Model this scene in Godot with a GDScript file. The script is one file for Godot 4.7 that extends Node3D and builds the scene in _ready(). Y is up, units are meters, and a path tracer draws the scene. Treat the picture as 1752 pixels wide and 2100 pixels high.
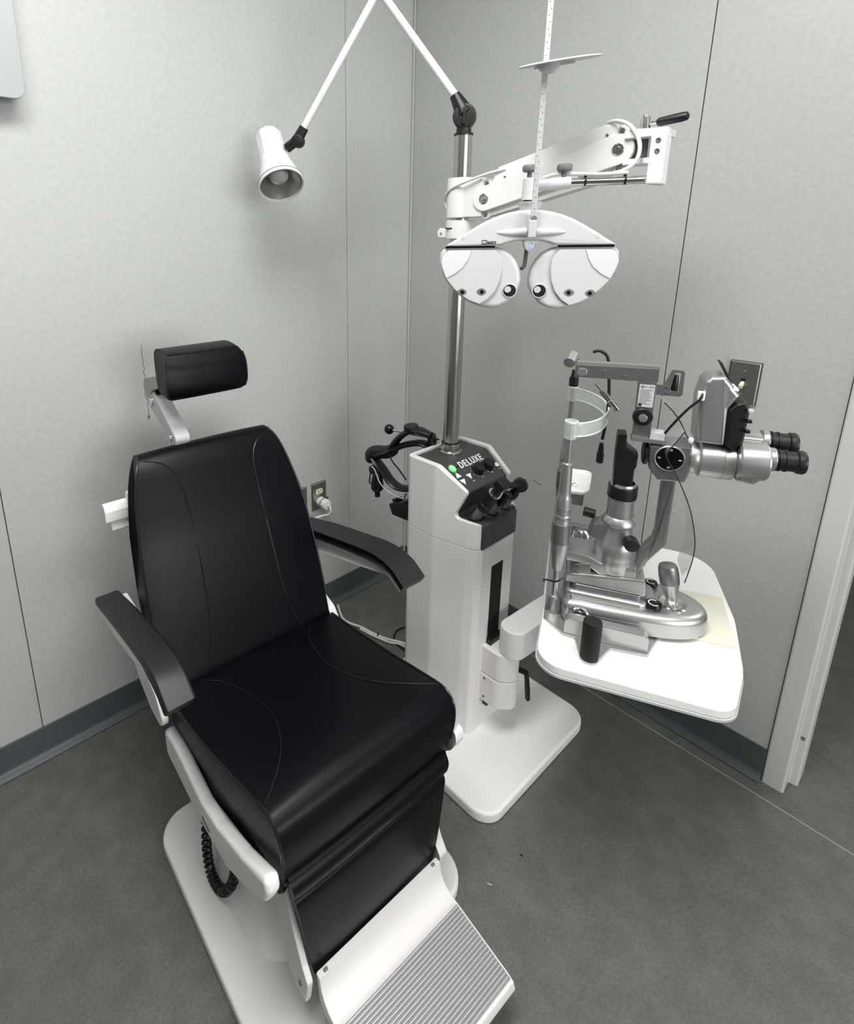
extends Node3D
# An eye examination corner: black chair, instrument stand with phoropter and lamp, slit lamp on a swing table.

# ------------------------------------------------------------------ shape kit
class Sh:
	var v := PackedVector3Array()
	var base := Transform3D.IDENTITY
	var m := Transform3D.IDENTITY

	func _init(b := Transform3D.IDENTITY) -> void:
		base = b

	func at(p: Vector3, rot := Vector3.ZERO) -> Sh:
		m = Transform3D(Basis.from_euler(rot * PI / 180.0), p)
		return self

	func frame(p: Vector3, x: Vector3, y: Vector3, z: Vector3) -> Sh:
		m = Transform3D(Basis(x, y, z), p)
		return self

	func plan(y := 0.0) -> Sh:                       # polygons read (x, z), extruded upwards
		m = Transform3D(Basis(Vector3.RIGHT, Vector3.BACK, Vector3.UP), Vector3(0, y, 0))
		return self

	func along(p: Vector3, d: Vector3, hint := Vector3.UP) -> Sh:   # local y runs along d
		var y := d.normalized()
		var x := hint.cross(y)
		if x.length() < 0.02:
			x = Vector3.RIGHT.cross(y)
		x = x.normalized()
		m = Transform3D(Basis(x, y, x.cross(y)), p)
		return self

	func _close(tris: PackedVector3Array) -> void:
		var k := base * m
		var out := PackedVector3Array()
		var vol := 0.0
		for p in tris:
			out.append(k * p)
		var c := out[0] if out.size() else Vector3.ZERO
		for i in range(0, out.size(), 3):
			vol += (out[i] - c).dot((out[i + 1] - c).cross(out[i + 2] - c))
		if vol < 0.0:
			for i in range(0, out.size(), 3):
				var s := out[i + 1]
				out[i + 1] = out[i + 2]
				out[i + 2] = s
		v.append_array(out)

	func loft(rings: Array, cap := true, wrap := false) -> Sh:      # rings of equal length, each closed
		var t := PackedVector3Array()
		var n: int = rings[0].size()
		var last := rings.size() if wrap else rings.size() - 1
		for i in last:
			var a: PackedVector3Array = rings[i]
			var b: PackedVector3Array = rings[(i + 1) % rings.size()]
			for j in n:
				var k := (j + 1) % n
				t.append_array(PackedVector3Array([a[j], a[k], b[k], a[j], b[k], b[j]]))
		if cap and not wrap:
			for e in 2:
				var r: PackedVector3Array = rings[0] if e == 0 else rings[rings.size() - 1]
				var c := Vector3.ZERO
				for p in r:
					c += p
				c /= n
				for j in n:
					var k := (j + 1) % n
					if e == 0:
						t.append_array(PackedVector3Array([c, r[k], r[j]]))
					else:
						t.append_array(PackedVector3Array([c, r[j], r[k]]))
		_close(t)
		return self

	static func inset(poly: PackedVector2Array, d: float) -> PackedVector2Array:
		var n := poly.size()
		var out := PackedVector2Array()
		for i in n:
			var e1 := (poly[i] - poly[(i + n - 1) % n]).normalized()
			var e2 := (poly[(i + 1) % n] - poly[i]).normalized()
			var n1 := Vector2(-e1.y, e1.x)
			var n2 := Vector2(-e2.y, e2.x)
			var mm := (n1 + n2) / maxf(1.0 + n1.dot(n2), 0.35)
			out.append(poly[i] + mm * d)
		return out

	func ext(poly_in: PackedVector2Array, z0: float, z1: float, bev := 0.0, seg := 2) -> Sh:
		var poly := poly_in.duplicate()
		if Geometry2D.is_polygon_clockwise(poly):
			poly.reverse()
		var n := poly.size()
		var levels := []
		if bev > 0.0:
			for k in seg + 1:
				var a := float(k) / seg * PI / 2.0
				levels.append([bev * (1.0 - sin(a)), z0 + bev * (1.0 - cos(a))])
			for k in seg + 1:
				var a := (1.0 - float(k) / seg) * PI / 2.0
				levels.append([bev * (1.0 - sin(a)), z1 - bev * (1.0 - cos(a))])
		else:
			levels = [[0.0, z0], [0.0, z1]]
		var rings := []
		for l in levels:
			var r := PackedVector3Array()
			var q := inset(poly, l[0]) if l[0] > 0.0 else poly
			for p in q:
				r.append(Vector3(p.x, p.y, l[1]))
			rings.append(r)
		var t := PackedVector3Array()
		for i in rings.size() - 1:
			var a: PackedVector3Array = rings[i]
			var b: PackedVector3Array = rings[i + 1]
			for j in n:
				var k := (j + 1) % n
				t.append_array(PackedVector3Array([a[j], a[k], b[k], a[j], b[k], b[j]]))
		var idx := Geometry2D.triangulate_polygon(poly)
		var bo: PackedVector3Array = rings[0]
		var to: PackedVector3Array = rings[rings.size() - 1]
		for i in range(0, idx.size(), 3):
			var ia := idx[i]
			var ib := idx[i + 1]
			var ic := idx[i + 2]
			if (poly[ib] - poly[ia]).cross(poly[ic] - poly[ia]) < 0.0:
				var s := ib
				ib = ic
				ic = s
			t.append_array(PackedVector3Array([to[ia], to[ib], to[ic], bo[ia], bo[ic], bo[ib]]))
		_close(t)
		return self

	func box(c: Vector3, s: Vector3, r := 0.0) -> Sh:
		var h := s / 2.0
		var poly := PackedVector2Array([Vector2(c.x - h.x, c.y - h.y), Vector2(c.x + h.x, c.y - h.y), Vector2(c.x + h.x, c.y + h.y), Vector2(c.x - h.x, c.y + h.y)])
		if r > 0.0:
			poly = Sh.rp(poly, r * 1.01, 3)
		return ext(poly, c.z - h.z, c.z + h.z, r)

	static func rp(pts: PackedVector2Array, r, n := 5) -> PackedVector2Array:   # round the corners
		var out := PackedVector2Array()
		var c := pts.size()
		for i in c:
			var rad: float = r[i] if r is Array else r
			var p := pts[i]
			var a := pts[(i + c - 1) % c] - p
			var b := pts[(i + 1) % c] - p
			var ang := absf(a.angle_to(b))
			if rad <= 0.0 or ang > 3.12 or ang < 0.02:
				out.append(p)
				continue
			var d := minf(rad / tan(ang / 2.0), 0.49 * minf(a.length(), b.length()))
			var rr := d * tan(ang / 2.0)
			var ce := p + (a.normalized() + b.normalized()).normalized() * rr / sin(ang / 2.0)
			var v0 := p + a.normalized() * d - ce
			var v1 := p + b.normalized() * d - ce
			var w := v0.angle_to(v1)
			for k in n + 1:
				out.append(ce + v0.rotated(w * k / n))
		return out

	func lathe(prof: PackedVector2Array, seg := 24, cap := true) -> Sh:           # (radius, y)
		var rings := []
		for p in prof:
			var r := PackedVector3Array()
			for k in seg:
				var a := TAU * k / seg
				r.append(Vector3(cos(a) * maxf(p.x, 0.00001), p.y, sin(a) * maxf(p.x, 0.00001)))
			rings.append(r)
		return loft(rings, cap)

	func cyl(r: float, y0: float, y1: float, bev := 0.0, seg := 24) -> Sh:
		if bev <= 0.0:
			return lathe(PackedVector2Array([Vector2(r, y0), Vector2(r, y1)]), seg)
		return lathe(PackedVector2Array([Vector2(r - bev, y0), Vector2(r - bev * 0.3, y0 + bev * 0.3), Vector2(r, y0 + bev), Vector2(r, y1 - bev), Vector2(r - bev * 0.3, y1 - bev * 0.3), Vector2(r - bev, y1)]), seg)

	func ball(r: float, sc := Vector3.ONE, seg := 20) -> Sh:
		var rings := []
		for i in range(0, 11):
			var b := -PI / 2.0 + PI * i / 10.0
			var q := PackedVector3Array()
			for k in seg:
				var a := TAU * k / seg
				q.append(Vector3(cos(a) * cos(b) * r, sin(b) * r, sin(a) * cos(b) * r) * sc)
			rings.append(q)
		return loft(rings)

	func tube(pts: PackedVector3Array, r, seg := 10, wrap := false, flat := Vector2.ONE, up := Vector3.ZERO) -> Sh:
		var rings := []
		var n := pts.size()
		var x := Vector3.ZERO
		for i in n:
			var d: Vector3
			if wrap:
				d = (pts[(i + 1) % n] - pts[(i + n - 1) % n]).normalized()
			else:
				d = (pts[mini(i + 1, n - 1)] - pts[maxi(i - 1, 0)]).normalized()
			if i == 0:
				x = up if up != Vector3.ZERO else (Vector3.UP if absf(d.y) < 0.9 else Vector3.RIGHT)
			if up != Vector3.ZERO:
				x = up
			x = (x - d * x.dot(d)).normalized()
			var y := d.cross(x)
			var rad: float = r[i] if (r is Array or r is PackedFloat32Array) else r
			var q := PackedVector3Array()
			for k in seg:
				var a := TAU * k / seg
				q.append(pts[i] + x * cos(a) * rad * flat.x + y * sin(a) * rad * flat.y)
			rings.append(q)
		return loft(rings, true, wrap)

	# a sewn cushion: a closed outline in (x, y) carried across z, w = half width and cr = crown at every outline point
	static func cush_ring(prof: PackedVector2Array, w: PackedFloat32Array, cr: PackedFloat32Array, s: float) -> PackedVector3Array:
		var n := prof.size()
		var q := PackedVector3Array()
		for i in n:
			var e := (prof[(i + 1) % n] - prof[(i + n - 1) % n]).normalized()
			var o := Vector2(e.y, -e.x)                # outwards when the outline runs counter-clockwise
			var k := 1.0 - pow(absf(s), 3.0)
			var p := prof[i] + o * cr[i] * k
			q.append(Vector3(p.x, p.y, w[i] * s))
		return q

	func cushion(prof: PackedVector2Array, w: PackedFloat32Array, cr: PackedFloat32Array, steps := 16) -> Sh:
		var rings := []
		for k in steps + 1:
			var s := -cos(PI * k / steps)
			rings.append(cush_ring(prof, w, cr, s))
		var t := PackedVector3Array()
		var n := prof.size()
		for i in rings.size() - 1:
			var a: PackedVector3Array = rings[i]
			var b: PackedVector3Array = rings[i + 1]
			for j in n:
				var k := (j + 1) % n
				t.append_array(PackedVector3Array([a[j], a[k], b[k], a[j], b[k], b[j]]))
		var idx := Geometry2D.triangulate_polygon(prof)
		for i in range(0, idx.size(), 3):
			var ia := idx[i]
			var ib := idx[i + 1]
			var ic := idx[i + 2]
			if (prof[ib] - prof[ia]).cross(prof[ic] - prof[ia]) < 0.0:
				var s := ib
				ib = ic
				ic = s
			var to: PackedVector3Array = rings[rings.size() - 1]
			var bo: PackedVector3Array = rings[0]
			t.append_array(PackedVector3Array([to[ia], to[ib], to[ic], bo[ia], bo[ic], bo[ib]]))
		_close(t)
		return self

	func mesh(ang := 40.0) -> ArrayMesh:
		var nf := v.size() / 3
		var fn := PackedVector3Array()
		var fu := PackedVector3Array()
		var who := {}
		var keys := []
		keys.resize(v.size())
		for f in nf:
			var c := (v[f * 3 + 1] - v[f * 3]).cross(v[f * 3 + 2] - v[f * 3])
			fn.append(c)
			fu.append(c.normalized())
			for j in 3:
				var p := v[f * 3 + j] * 50000.0
				var key := Vector3i(roundi(p.x), roundi(p.y), roundi(p.z))
				keys[f * 3 + j] = key
				if who.has(key):
					who[key].append(f)
				else:
					who[key] = [f]
		var lim := cos(deg_to_rad(ang))
		var vs := PackedVector3Array()
		var ns := PackedVector3Array()
		for f in nf:
			if fn[f].length_squared() < 1e-20:
				continue
			for j in [0, 2, 1]:
				var s := Vector3.ZERO
				for g in who[keys[f * 3 + j]]:
					if fu[g].dot(fu[f]) > lim:
						s += fn[g]
				vs.append(v[f * 3 + j])
				ns.append(s.normalized() if s.length_squared() > 1e-24 else fu[f])
		var arr := []
		arr.resize(Mesh.ARRAY_MAX)
		arr[Mesh.ARRAY_VERTEX] = vs
		arr[Mesh.ARRAY_NORMAL] = ns
		var am := ArrayMesh.new()
		am.add_surface_from_arrays(Mesh.PRIMITIVE_TRIANGLES, arr)
		return am


# ------------------------------------------------------------------ small helpers
func P(a: Array) -> PackedVector2Array:
	var o := PackedVector2Array()
	for i in range(0, a.size(), 2):
		o.append(Vector2(a[i], a[i + 1]))
	return o

func Q(a: Array) -> PackedVector3Array:
	var o := PackedVector3Array()
	for i in range(0, a.size(), 3):
		o.append(Vector3(a[i], a[i + 1], a[i + 2]))
	return o

func curve(pts: PackedVector3Array, n := 6, wrap := false) -> PackedVector3Array:   # Catmull-Rom through the points
	var o := PackedVector3Array()
	var c := pts.size()
	var last := c if wrap else c - 1
	for i in last:
		var a := pts[(i + c - 1) % c] if wrap else pts[maxi(i - 1, 0)]
		var b := pts[i]
		var d := pts[(i + 1) % c]
		var e := pts[(i + 2) % c] if wrap else pts[mini(i + 2, c - 1)]
		for k in n:
			o.append(b.cubic_interpolate(d, a, e, float(k) / n))
	if not wrap:
		o.append(pts[c - 1])
	return o

func curve2(a: Array, n := 5, wrap := false) -> PackedVector2Array:
	var q := PackedVector3Array()
	for i in range(0, a.size(), 2):
		q.append(Vector3(a[i], a[i + 1], 0))
	var o := PackedVector2Array()
	for p in curve(q, n, wrap):
		o.append(Vector2(p.x, p.y))
	return o

func taken(parent: Node, called: String) -> String:
	var nm := called
	var k := 0
	while parent.has_node(NodePath(nm)):
		k += 1
		nm = "%s_%03d" % [called, k]
	return nm

func put(called: String, s: Sh, m: Material, parent: Node = self, ang := 40.0) -> MeshInstance3D:
	var o := MeshInstance3D.new()
	o.mesh = s.mesh(ang)
	o.material_override = m
	o.name = taken(parent, called)
	parent.add_child(o, true)
	return o

func tag(o: Node, label: String, category: String, group := "") -> Node:
	o.set_meta("label", label)
	o.set_meta("category", category)
	if group:
		o.set_meta("group", group)
	return o

func thing(called: String, label: String, category: String, at := Vector3.ZERO, turn := 0.0, group := "") -> Node3D:
	var o := Node3D.new()
	o.name = taken(self, called)
	add_child(o, true)
	o.position = at
	o.rotation.y = deg_to_rad(turn)
	tag(o, label, category, group)
	return o

func struct(called: String, s: Sh, m: Material) -> MeshInstance3D:
	var o := put(called, s, m, self)
	o.set_meta("kind", "structure")
	return o

func W(o: Node3D) -> Sh:                               # shapes given in world places, kept in the thing's own frame
	return Sh.new(o.transform.affine_inverse())

func L() -> Sh:
	return Sh.new()

func mirror(a: Array) -> Array:
	return a

func text(called: String, words: String, h: float, width: float, depth: float, at: Transform3D, m: Material, parent: Node, bold := true, italic := false) -> void:
	var f := SystemFont.new()
	f.font_names = PackedStringArray(["Droid Sans"])
	f.font_weight = 700 if bold else 400
	f.font_italic = italic
	var t := TextMesh.new()
	t.font = f
	t.text = words
	t.font_size = 32
	t.pixel_size = 0.01
	t.depth = 0.05
	var b := t.get_aabb()
	var o := MeshInstance3D.new()
	o.mesh = t
	o.material_override = m
	o.name = taken(parent, called)
	parent.add_child(o, true)
	var sx := width / maxf(b.size.x, 0.001)
	var sy := h / maxf(b.size.y, 0.001)
	var c := b.get_center()
	o.transform = at * Transform3D(Basis.from_scale(Vector3(sx, sy, depth / 0.05)), Vector3(-c.x * sx, -c.y * sy, 0.0))

# ------------------------------------------------------------------ materials
func mat(col: Color, rough := 0.5, metal := 0.0) -> StandardMaterial3D:
	var m := StandardMaterial3D.new()
	m.albedo_color = col
	m.roughness = rough
	m.metallic = metal
	return m

func noise_tex(freq: float, seed_: int, lo: Color, hi: Color, size := 512, oct := 5, a := 0.3, b := 0.7) -> NoiseTexture2D:
	var n := FastNoiseLite.new()
	n.seed = seed_
	n.frequency = freq
	n.fractal_octaves = oct
	n.noise_type = FastNoiseLite.TYPE_SIMPLEX_SMOOTH
	var t := NoiseTexture2D.new()
	t.width = size
	t.height = size
	t.seamless = true
	t.noise = n
	var g := Gradient.new()
	g.offsets = PackedFloat32Array([a, b])
	g.colors = PackedColorArray([lo, hi])
	t.color_ramp = g
	return t

func bump_tex(freq: float, seed_: int, strength: float, size := 512, cell := false) -> NoiseTexture2D:
	var n := FastNoiseLite.new()
	n.seed = seed_
	n.frequency = freq
	n.fractal_octaves = 3
	n.noise_type = FastNoiseLite.TYPE_CELLULAR if cell else FastNoiseLite.TYPE_SIMPLEX
	var t := NoiseTexture2D.new()
	t.width = size
	t.height = size
	t.seamless = true
	t.as_normal_map = true
	t.bump_strength = strength
	t.noise = n
	return t

func tri(m: StandardMaterial3D, scale: float, world := true) -> StandardMaterial3D:
	m.uv1_triplanar = true
	m.uv1_world_triplanar = world
	m.uv1_scale = Vector3.ONE * scale
	return m

var M := {}

func make_materials() -> void:
	M.white = mat(Color(0.92, 0.915, 0.915), 0.42)
	M.white_warm = mat(Color(0.87, 0.862, 0.86), 0.45)
	M.cream = mat(Color(0.86, 0.85, 0.79), 0.4)
	M.gloss = mat(Color(0.86, 0.868, 0.866), 0.3)
	M.panel_white = mat(Color(0.93, 0.93, 0.925), 0.35)
	M.phor = mat(Color(0.78, 0.788, 0.788), 0.3)
	M.rod = mat(Color(0.70, 0.71, 0.71), 0.3)
	M.display = mat(Color(0.63, 0.65, 0.66), 0.3)
	M.pearl = mat(Color(0.84, 0.85, 0.855), 0.18)
	M.vinyl = mat(Color(0.026, 0.034, 0.052), 0.37)
	M.vinyl.metallic_specular = 0.29
	M.vinyl.normal_enabled = true
	M.vinyl.normal_texture = bump_tex(0.09, 7, 3.0, 512, true)
	M.vinyl.normal_scale = 0.25
	tri(M.vinyl, 9.0, false)
	M.pad = mat(Color(0.045, 0.05, 0.062), 0.46)
	M.pad.normal_enabled = true
	M.pad.normal_texture = bump_tex(0.2, 9, 3.0, 512)
	M.pad.normal_scale = 0.25
	tri(M.pad, 10.0, false)
	M.piping = mat(Color(0.06, 0.065, 0.08), 0.32)
	M.black = mat(Color(0.055, 0.056, 0.062), 0.42)
	M.black_gloss = mat(Color(0.06, 0.06, 0.065), 0.2)
	M.rubber = mat(Color(0.07, 0.07, 0.073), 0.75)
	M.void = mat(Color(0.03, 0.03, 0.032), 0.9)
	M.dark = mat(Color(0.235, 0.24, 0.25), 0.48)
	M.grey = mat(Color(0.42, 0.43, 0.44), 0.5)
	M.light_grey = mat(Color(0.74, 0.75, 0.755), 0.4)
	M.chrome = mat(Color(0.86, 0.86, 0.86), 0.13, 1.0)
	M.steel = mat(Color(0.74, 0.73, 0.71), 0.26, 1.0)
	M.plate = mat(Color(0.62, 0.615, 0.60), 0.36, 1.0)
	M.silver = mat(Color(0.74, 0.74, 0.74), 0.34, 0.88)
	M.silver_dark = mat(Color(0.58, 0.575, 0.575), 0.36, 0.85)
	M.rib = mat(Color(0.72, 0.72, 0.73), 0.4, 0.35)
	M.mat_grey = mat(Color(0.56, 0.565, 0.58), 0.5, 0.2)
	M.wall = mat(Color(0.70, 0.712, 0.703), 0.42)
	M.wall.albedo_texture = noise_tex(0.05, 3, Color(0.975, 0.975, 0.975), Color(1, 1, 1), 512, 6)
	M.wall.normal_enabled = true
	M.wall.normal_texture = bump_tex(0.12, 4, 2.0, 512)
	M.wall.normal_scale = 0.045
	tri(M.wall, 2.2)
	M.backing = mat(Color(0.34, 0.34, 0.34), 0.9)
	M.ceiling = mat(Color(0.78, 0.78, 0.77), 0.9)
	M.base = mat(Color(0.285, 0.305, 0.32), 0.42)
	M.frame = mat(Color(0.79, 0.793, 0.785), 0.35)
	M.floor = mat(Color(1, 1, 1), 0.55)
	M.floor.albedo_texture = noise_tex(0.012, 11, Color(0.362, 0.361, 0.350), Color(0.398, 0.397, 0.386), 1024, 7, 0.2, 0.8)
	M.floor.normal_enabled = true
	M.floor.normal_texture = bump_tex(0.06, 12, 2.0, 512)
	M.floor.normal_scale = 0.12
	M.floor.detail_enabled = true
	M.floor.detail_blend_mode = BaseMaterial3D.BLEND_MODE_MUL
	M.floor.detail_albedo = noise_tex(0.25, 13, Color(0.90, 0.90, 0.90), Color(1.0, 1.0, 1.0), 512, 4, 0.3, 0.6)
	M.floor.detail_uv_layer = BaseMaterial3D.DETAIL_UV_1
	tri(M.floor, 0.9)
	M.joint = mat(Color(0.60, 0.595, 0.58), 0.8)
	M.acrylic = mat(Color(0.93, 0.95, 0.94, 0.34), 0.06)
	M.acrylic.transparency = BaseMaterial3D.TRANSPARENCY_ALPHA
	M.shield = mat(Color(0.9, 0.92, 0.92, 0.07), 0.03)
	M.shield.transparency = BaseMaterial3D.TRANSPARENCY_ALPHA
	M.rim = mat(Color(0.9, 0.91, 0.9), 0.25)
	M.glass_dark = mat(Color(0.02, 0.02, 0.022), 0.08)
	M.ivory = mat(Color(0.90, 0.87, 0.76), 0.35)
	M.cord_white = mat(Color(0.84, 0.84, 0.83), 0.45)
	M.ink = mat(Color(0.12, 0.12, 0.13), 0.6)
	M.teal = mat(Color(0.10, 0.22, 0.25), 0.5)
	M.print_white = mat(Color(0.93, 0.93, 0.93), 0.5)
	M.reflector = mat(Color(0.78, 0.77, 0.76), 0.3, 0.8)
	M.bulb = mat(Color(0.72, 0.73, 0.72), 0.25)
	M.scuff = mat(Color(0.40, 0.41, 0.41), 0.8)
	M.green = mat(Color(0.62, 0.88, 0.66), 0.3)
	M.green.emission_enabled = true
	M.green.emission = Color(0.3, 1.0, 0.4)
	M.green.emission_energy_multiplier = 0.35
	M.green_dim = mat(Color(0.30, 0.66, 0.36), 0.35)
	M.blue = mat(Color(0.5, 0.55, 1.0), 0.3)
	M.blue.emission_enabled = true
	M.blue.emission = Color(0.45, 0.5, 1.0)
	M.blue.emission_energy_multiplier = 1.6
	M.daylight = mat(Color(0.9, 0.92, 0.95), 0.3)
	M.daylight.emission_enabled = true
	M.daylight.emission = Color(0.93, 0.96, 1.0)
	M.daylight.emission_energy_multiplier = 1.0
	M.lamp_panel = mat(Color(0.95, 0.95, 0.95), 0.4)
	M.lamp_panel.emission_enabled = true
	M.lamp_panel.emission = Color(1.0, 0.99, 0.97)
	M.lamp_panel.emission_energy_multiplier = 2.2


# ------------------------------------------------------------------ the scene
func _ready() -> void:
	make_materials()
	camera_and_light()
	room()
	ceiling_panels()
	chair()
	stand()
	refraction_arm()
	phoropter()
	exam_lamp()
	table()
	slit_lamp()
	handheld()
	headset()
	wall_things()
	floor_bits()


func camera_and_light() -> void:
	var c := Camera3D.new()
	c.name = "camera"
	c.projection = Camera3D.PROJECTION_FRUSTUM
	c.near = 0.05
	c.far = 30.0
	var f := 1131.12
	c.size = 2100.0 / f * c.near
	c.frustum_offset = Vector2((876.0 - 683.0) / f * c.near, -(1050.0 - 782.2) / f * c.near)
	var yaw := 4.0325
	var pitch := 0.2561
	var roll := -0.015
	var fw := Vector3(sin(yaw) * cos(pitch), -sin(pitch), cos(yaw) * cos(pitch))
	var r := fw.cross(Vector3.UP).normalized()
	var u := r.cross(fw)
	var r2 := r * cos(roll) + u * sin(roll)
	var u2 := u * cos(roll) - r * sin(roll)
	add_child(c)
	c.transform = Transform3D(Basis(r2, u2, -fw), Vector3(1.5872, 1.5034, 1.6962))
	c.current = true
	var e := Environment.new()
	e.background_mode = Environment.BG_COLOR
	e.background_color = Color(0.03, 0.03, 0.03)
	e.tonemap_mode = Environment.TONE_MAPPER_LINEAR
	e.tonemap_exposure = 1.0
	e.sdfgi_enabled = true
	e.ssao_enabled = true
	e.ssil_enabled = true
	var w := WorldEnvironment.new()
	w.name = "environment"
	w.environment = e
	add_child(w)
	# the room's ceiling panels: x, z, energy
	area_light("ceiling_light_source", Vector3(1.10, 2.70, 1.43), Vector2(0.58, 1.18), 3.80)
	area_light("ceiling_light_source", Vector3(2.15, 2.70, 0.95), Vector2(0.58, 1.18), 1.00)
	area_light("window_light_source", Vector3(4.80, 1.55, 1.25), Vector2(1.9, 1.5), 7.0, Vector3(0, 90, 0))
	area_light("hall_light_source", Vector3(2.2, 2.70, -1.2), Vector2(1.18, 0.58), 1.80)


func area_light(called: String, at: Vector3, size: Vector2, energy: float, turn := Vector3(-90, 0, 0)) -> void:
	var l := AreaLight3D.new()
	l.name = taken(self, called)
	l.area_size = size
	l.light_energy = energy
	l.light_color = Color(1.0, 0.995, 0.985)
	l.area_range = 12.0
	l.shadow_enabled = true
	add_child(l)
	l.position = at
	l.rotation_degrees = turn


func ceiling_panels() -> void:
	var i := 0
	for p in [Vector3(1.10, 2.74, 1.43), Vector3(2.15, 2.74, 0.95), Vector3(2.2, 2.74, -1.2)]:
		var sx := 0.58 if i < 2 else 1.18
		var sz := 1.18 if i < 2 else 0.58
		var t := thing("ceiling_light", ["flat white ceiling light panel over the black chair", "flat white ceiling light panel inside the room by the doorway", "flat white ceiling light panel in the hallway beyond the doorway"][i], "ceiling light", p, 0.0, "flat ceiling light panels")
		put("frame", L().box(Vector3(0, -0.006, 0), Vector3(sx + 0.04, 0.012, sz + 0.04), 0.003), M.white, t)
		put("diffuser", L().box(Vector3(0, -0.015, 0), Vector3(sx, 0.008, sz), 0.002), M.lamp_panel, t)
		i += 1


func room() -> void:
	struct("floor", L().box(Vector3(2.3, -0.06, 1.5), Vector3(5.4, 0.12, 7.6)), M.floor)
	put("control_joint", L().box(Vector3(1.75, 0.0, 0.061), Vector3(4.2, 0.0012, 0.0032)), M.joint, get_node("floor"))
	struct("ceiling", L().box(Vector3(2.3, 2.80, 1.5), Vector3(5.4, 0.12, 7.6)), M.ceiling)
	# left wall, x = 0, of sheets with open joints
	var wl := struct("wall_left", L().box(Vector3(-0.066, 1.37, 2.55), Vector3(0.12, 2.74, 5.4)), M.backing)
	for s in [[0.0, 0.3355], [0.338, 1.5413], [1.5439, 2.75], [2.753, 3.97], [3.973, 5.19]]:
		put("panel", L().box(Vector3(-0.003, 1.37, (s[0] + s[1]) / 2.0), Vector3(0.006, 2.74, s[1] - s[0]), 0.0006), M.wall, wl)
	# right wall, z = 0, with the doorway
	var wr := struct("wall_right", L().box(Vector3(0.692, 1.37, -0.066), Vector3(1.384, 2.74, 0.12)), M.backing)
	for s in [[0.0, 0.9962], [0.9990, 1.3885]]:
		put("panel", L().box(Vector3((s[0] + s[1]) / 2.0, 1.37, -0.003), Vector3(s[1] - s[0], 2.74, 0.006), 0.0006), M.wall, wr)
	struct("wall_lintel", L().box(Vector3(1.91, 2.43, -0.06), Vector3(1.05, 0.62, 0.12)), M.wall)
	struct("wall_beyond_door", L().box(Vector3(3.66, 1.37, -0.06), Vector3(2.5, 2.74, 0.12)), M.wall)
	struct("wall_opposite", L().box(Vector3(4.9, 1.37, 1.5), Vector3(0.12, 2.74, 7.6)), M.wall)
	struct("window_1", L().box(Vector3(4.832, 1.55, 1.25), Vector3(0.016, 1.5, 1.9), 0.002), M.daylight)
	var wf := L()
	for k in [[0.78, 0.06], [-0.78, 0.06]]:
		wf.box(Vector3(4.825, 1.55 + k[0], 1.25), Vector3(0.03, k[1], 2.02), 0.004)
	for k in [-0.98, 0.0, 0.98]:
		wf.box(Vector3(4.825, 1.55, 1.25 + k), Vector3(0.03, 1.5, 0.06), 0.004)
	put("window_frame", wf, M.frame, get_node("window_1"))
	struct("wall_back", L().box(Vector3(2.35, 1.37, 5.2), Vector3(5.0, 2.74, 0.12)), M.wall)
	struct("wall_hall", L().box(Vector3(2.3, 1.37, -2.16), Vector3(5.2, 2.74, 0.12)), M.wall)
	struct("wall_hall_left", L().box(Vector3(-0.06, 1.37, -1.1), Vector3(0.12, 2.74, 2.0)), M.wall)
	# bead in the corner
	struct("trim_1", L().at(Vector3(0.005, 1.37, 0.005)).box(Vector3.ZERO, Vector3(0.008, 2.6, 0.008), 0.003), M.wall)
	# vinyl cove base
	var cove := P([0.0, 0.002, 0.021, 0.0022, 0.0215, 0.004, 0.017, 0.0085, 0.011, 0.014, 0.0065, 0.021, 0.0045, 0.029, 0.0045, 0.104, 0.003, 0.107, 0.0, 0.107])
	struct("baseboard_left", Sh.new().frame(Vector3.ZERO, Vector3.RIGHT, Vector3.UP, Vector3.BACK).ext(cove, 0.0, 5.1), M.base)
	struct("baseboard_right", Sh.new().frame(Vector3.ZERO, Vector3.BACK, Vector3.UP, Vector3.RIGHT).ext(cove, 0.0, 1.388), M.base)
	# steel door frame: face, stop and rabbet as seen at the floor
	var jam := P([1.390, 0.004, 1.436, 0.004, 1.440, 0.0, 1.440, -0.05, 1.456, -0.052, 1.460, -0.056, 1.460, -0.12, 1.390, -0.126])
	struct("trim_2", L().plan().ext(Sh.rp(jam, 0.005, 4), 0.0, 2.12, 0.0), M.frame)
	var jam2 := P([2.42, 0.004, 2.374, 0.004, 2.37, 0.0, 2.37, -0.05, 2.354, -0.052, 2.35, -0.056, 2.35, -0.12, 2.42, -0.126])
	struct("trim_3", L().plan().ext(Sh.rp(jam2, 0.005, 4), 0.0, 2.12, 0.0), M.frame)
	put("latch_mark", L().box(Vector3(1.4472, 0.158, -0.0512), Vector3(0.010, 0.012, 0.002), 0.0008), M.grey, get_node("trim_2"))
	# scuff on the left wall beside the headrest
	var rng := RandomNumberGenerator.new()
	rng.seed = 5
	var pts := PackedVector3Array()
	for i in 40:
		pts.append(Vector3(0.0, 1.205 - i * 0.0059, 1.1315 + rng.randf_range(-0.0022, 0.0022)))
	put("scuff_mark", L().tube(pts, 0.0011, 6, false, Vector2(0.5, 1.0), Vector3.RIGHT), M.scuff, wl)
	put("scuff_mark", L().at(Vector3(0.0, 0.985, 1.131)).ball(0.005, Vector3(0.1, 1.2, 0.9), 10), M.scuff, wl)


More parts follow.
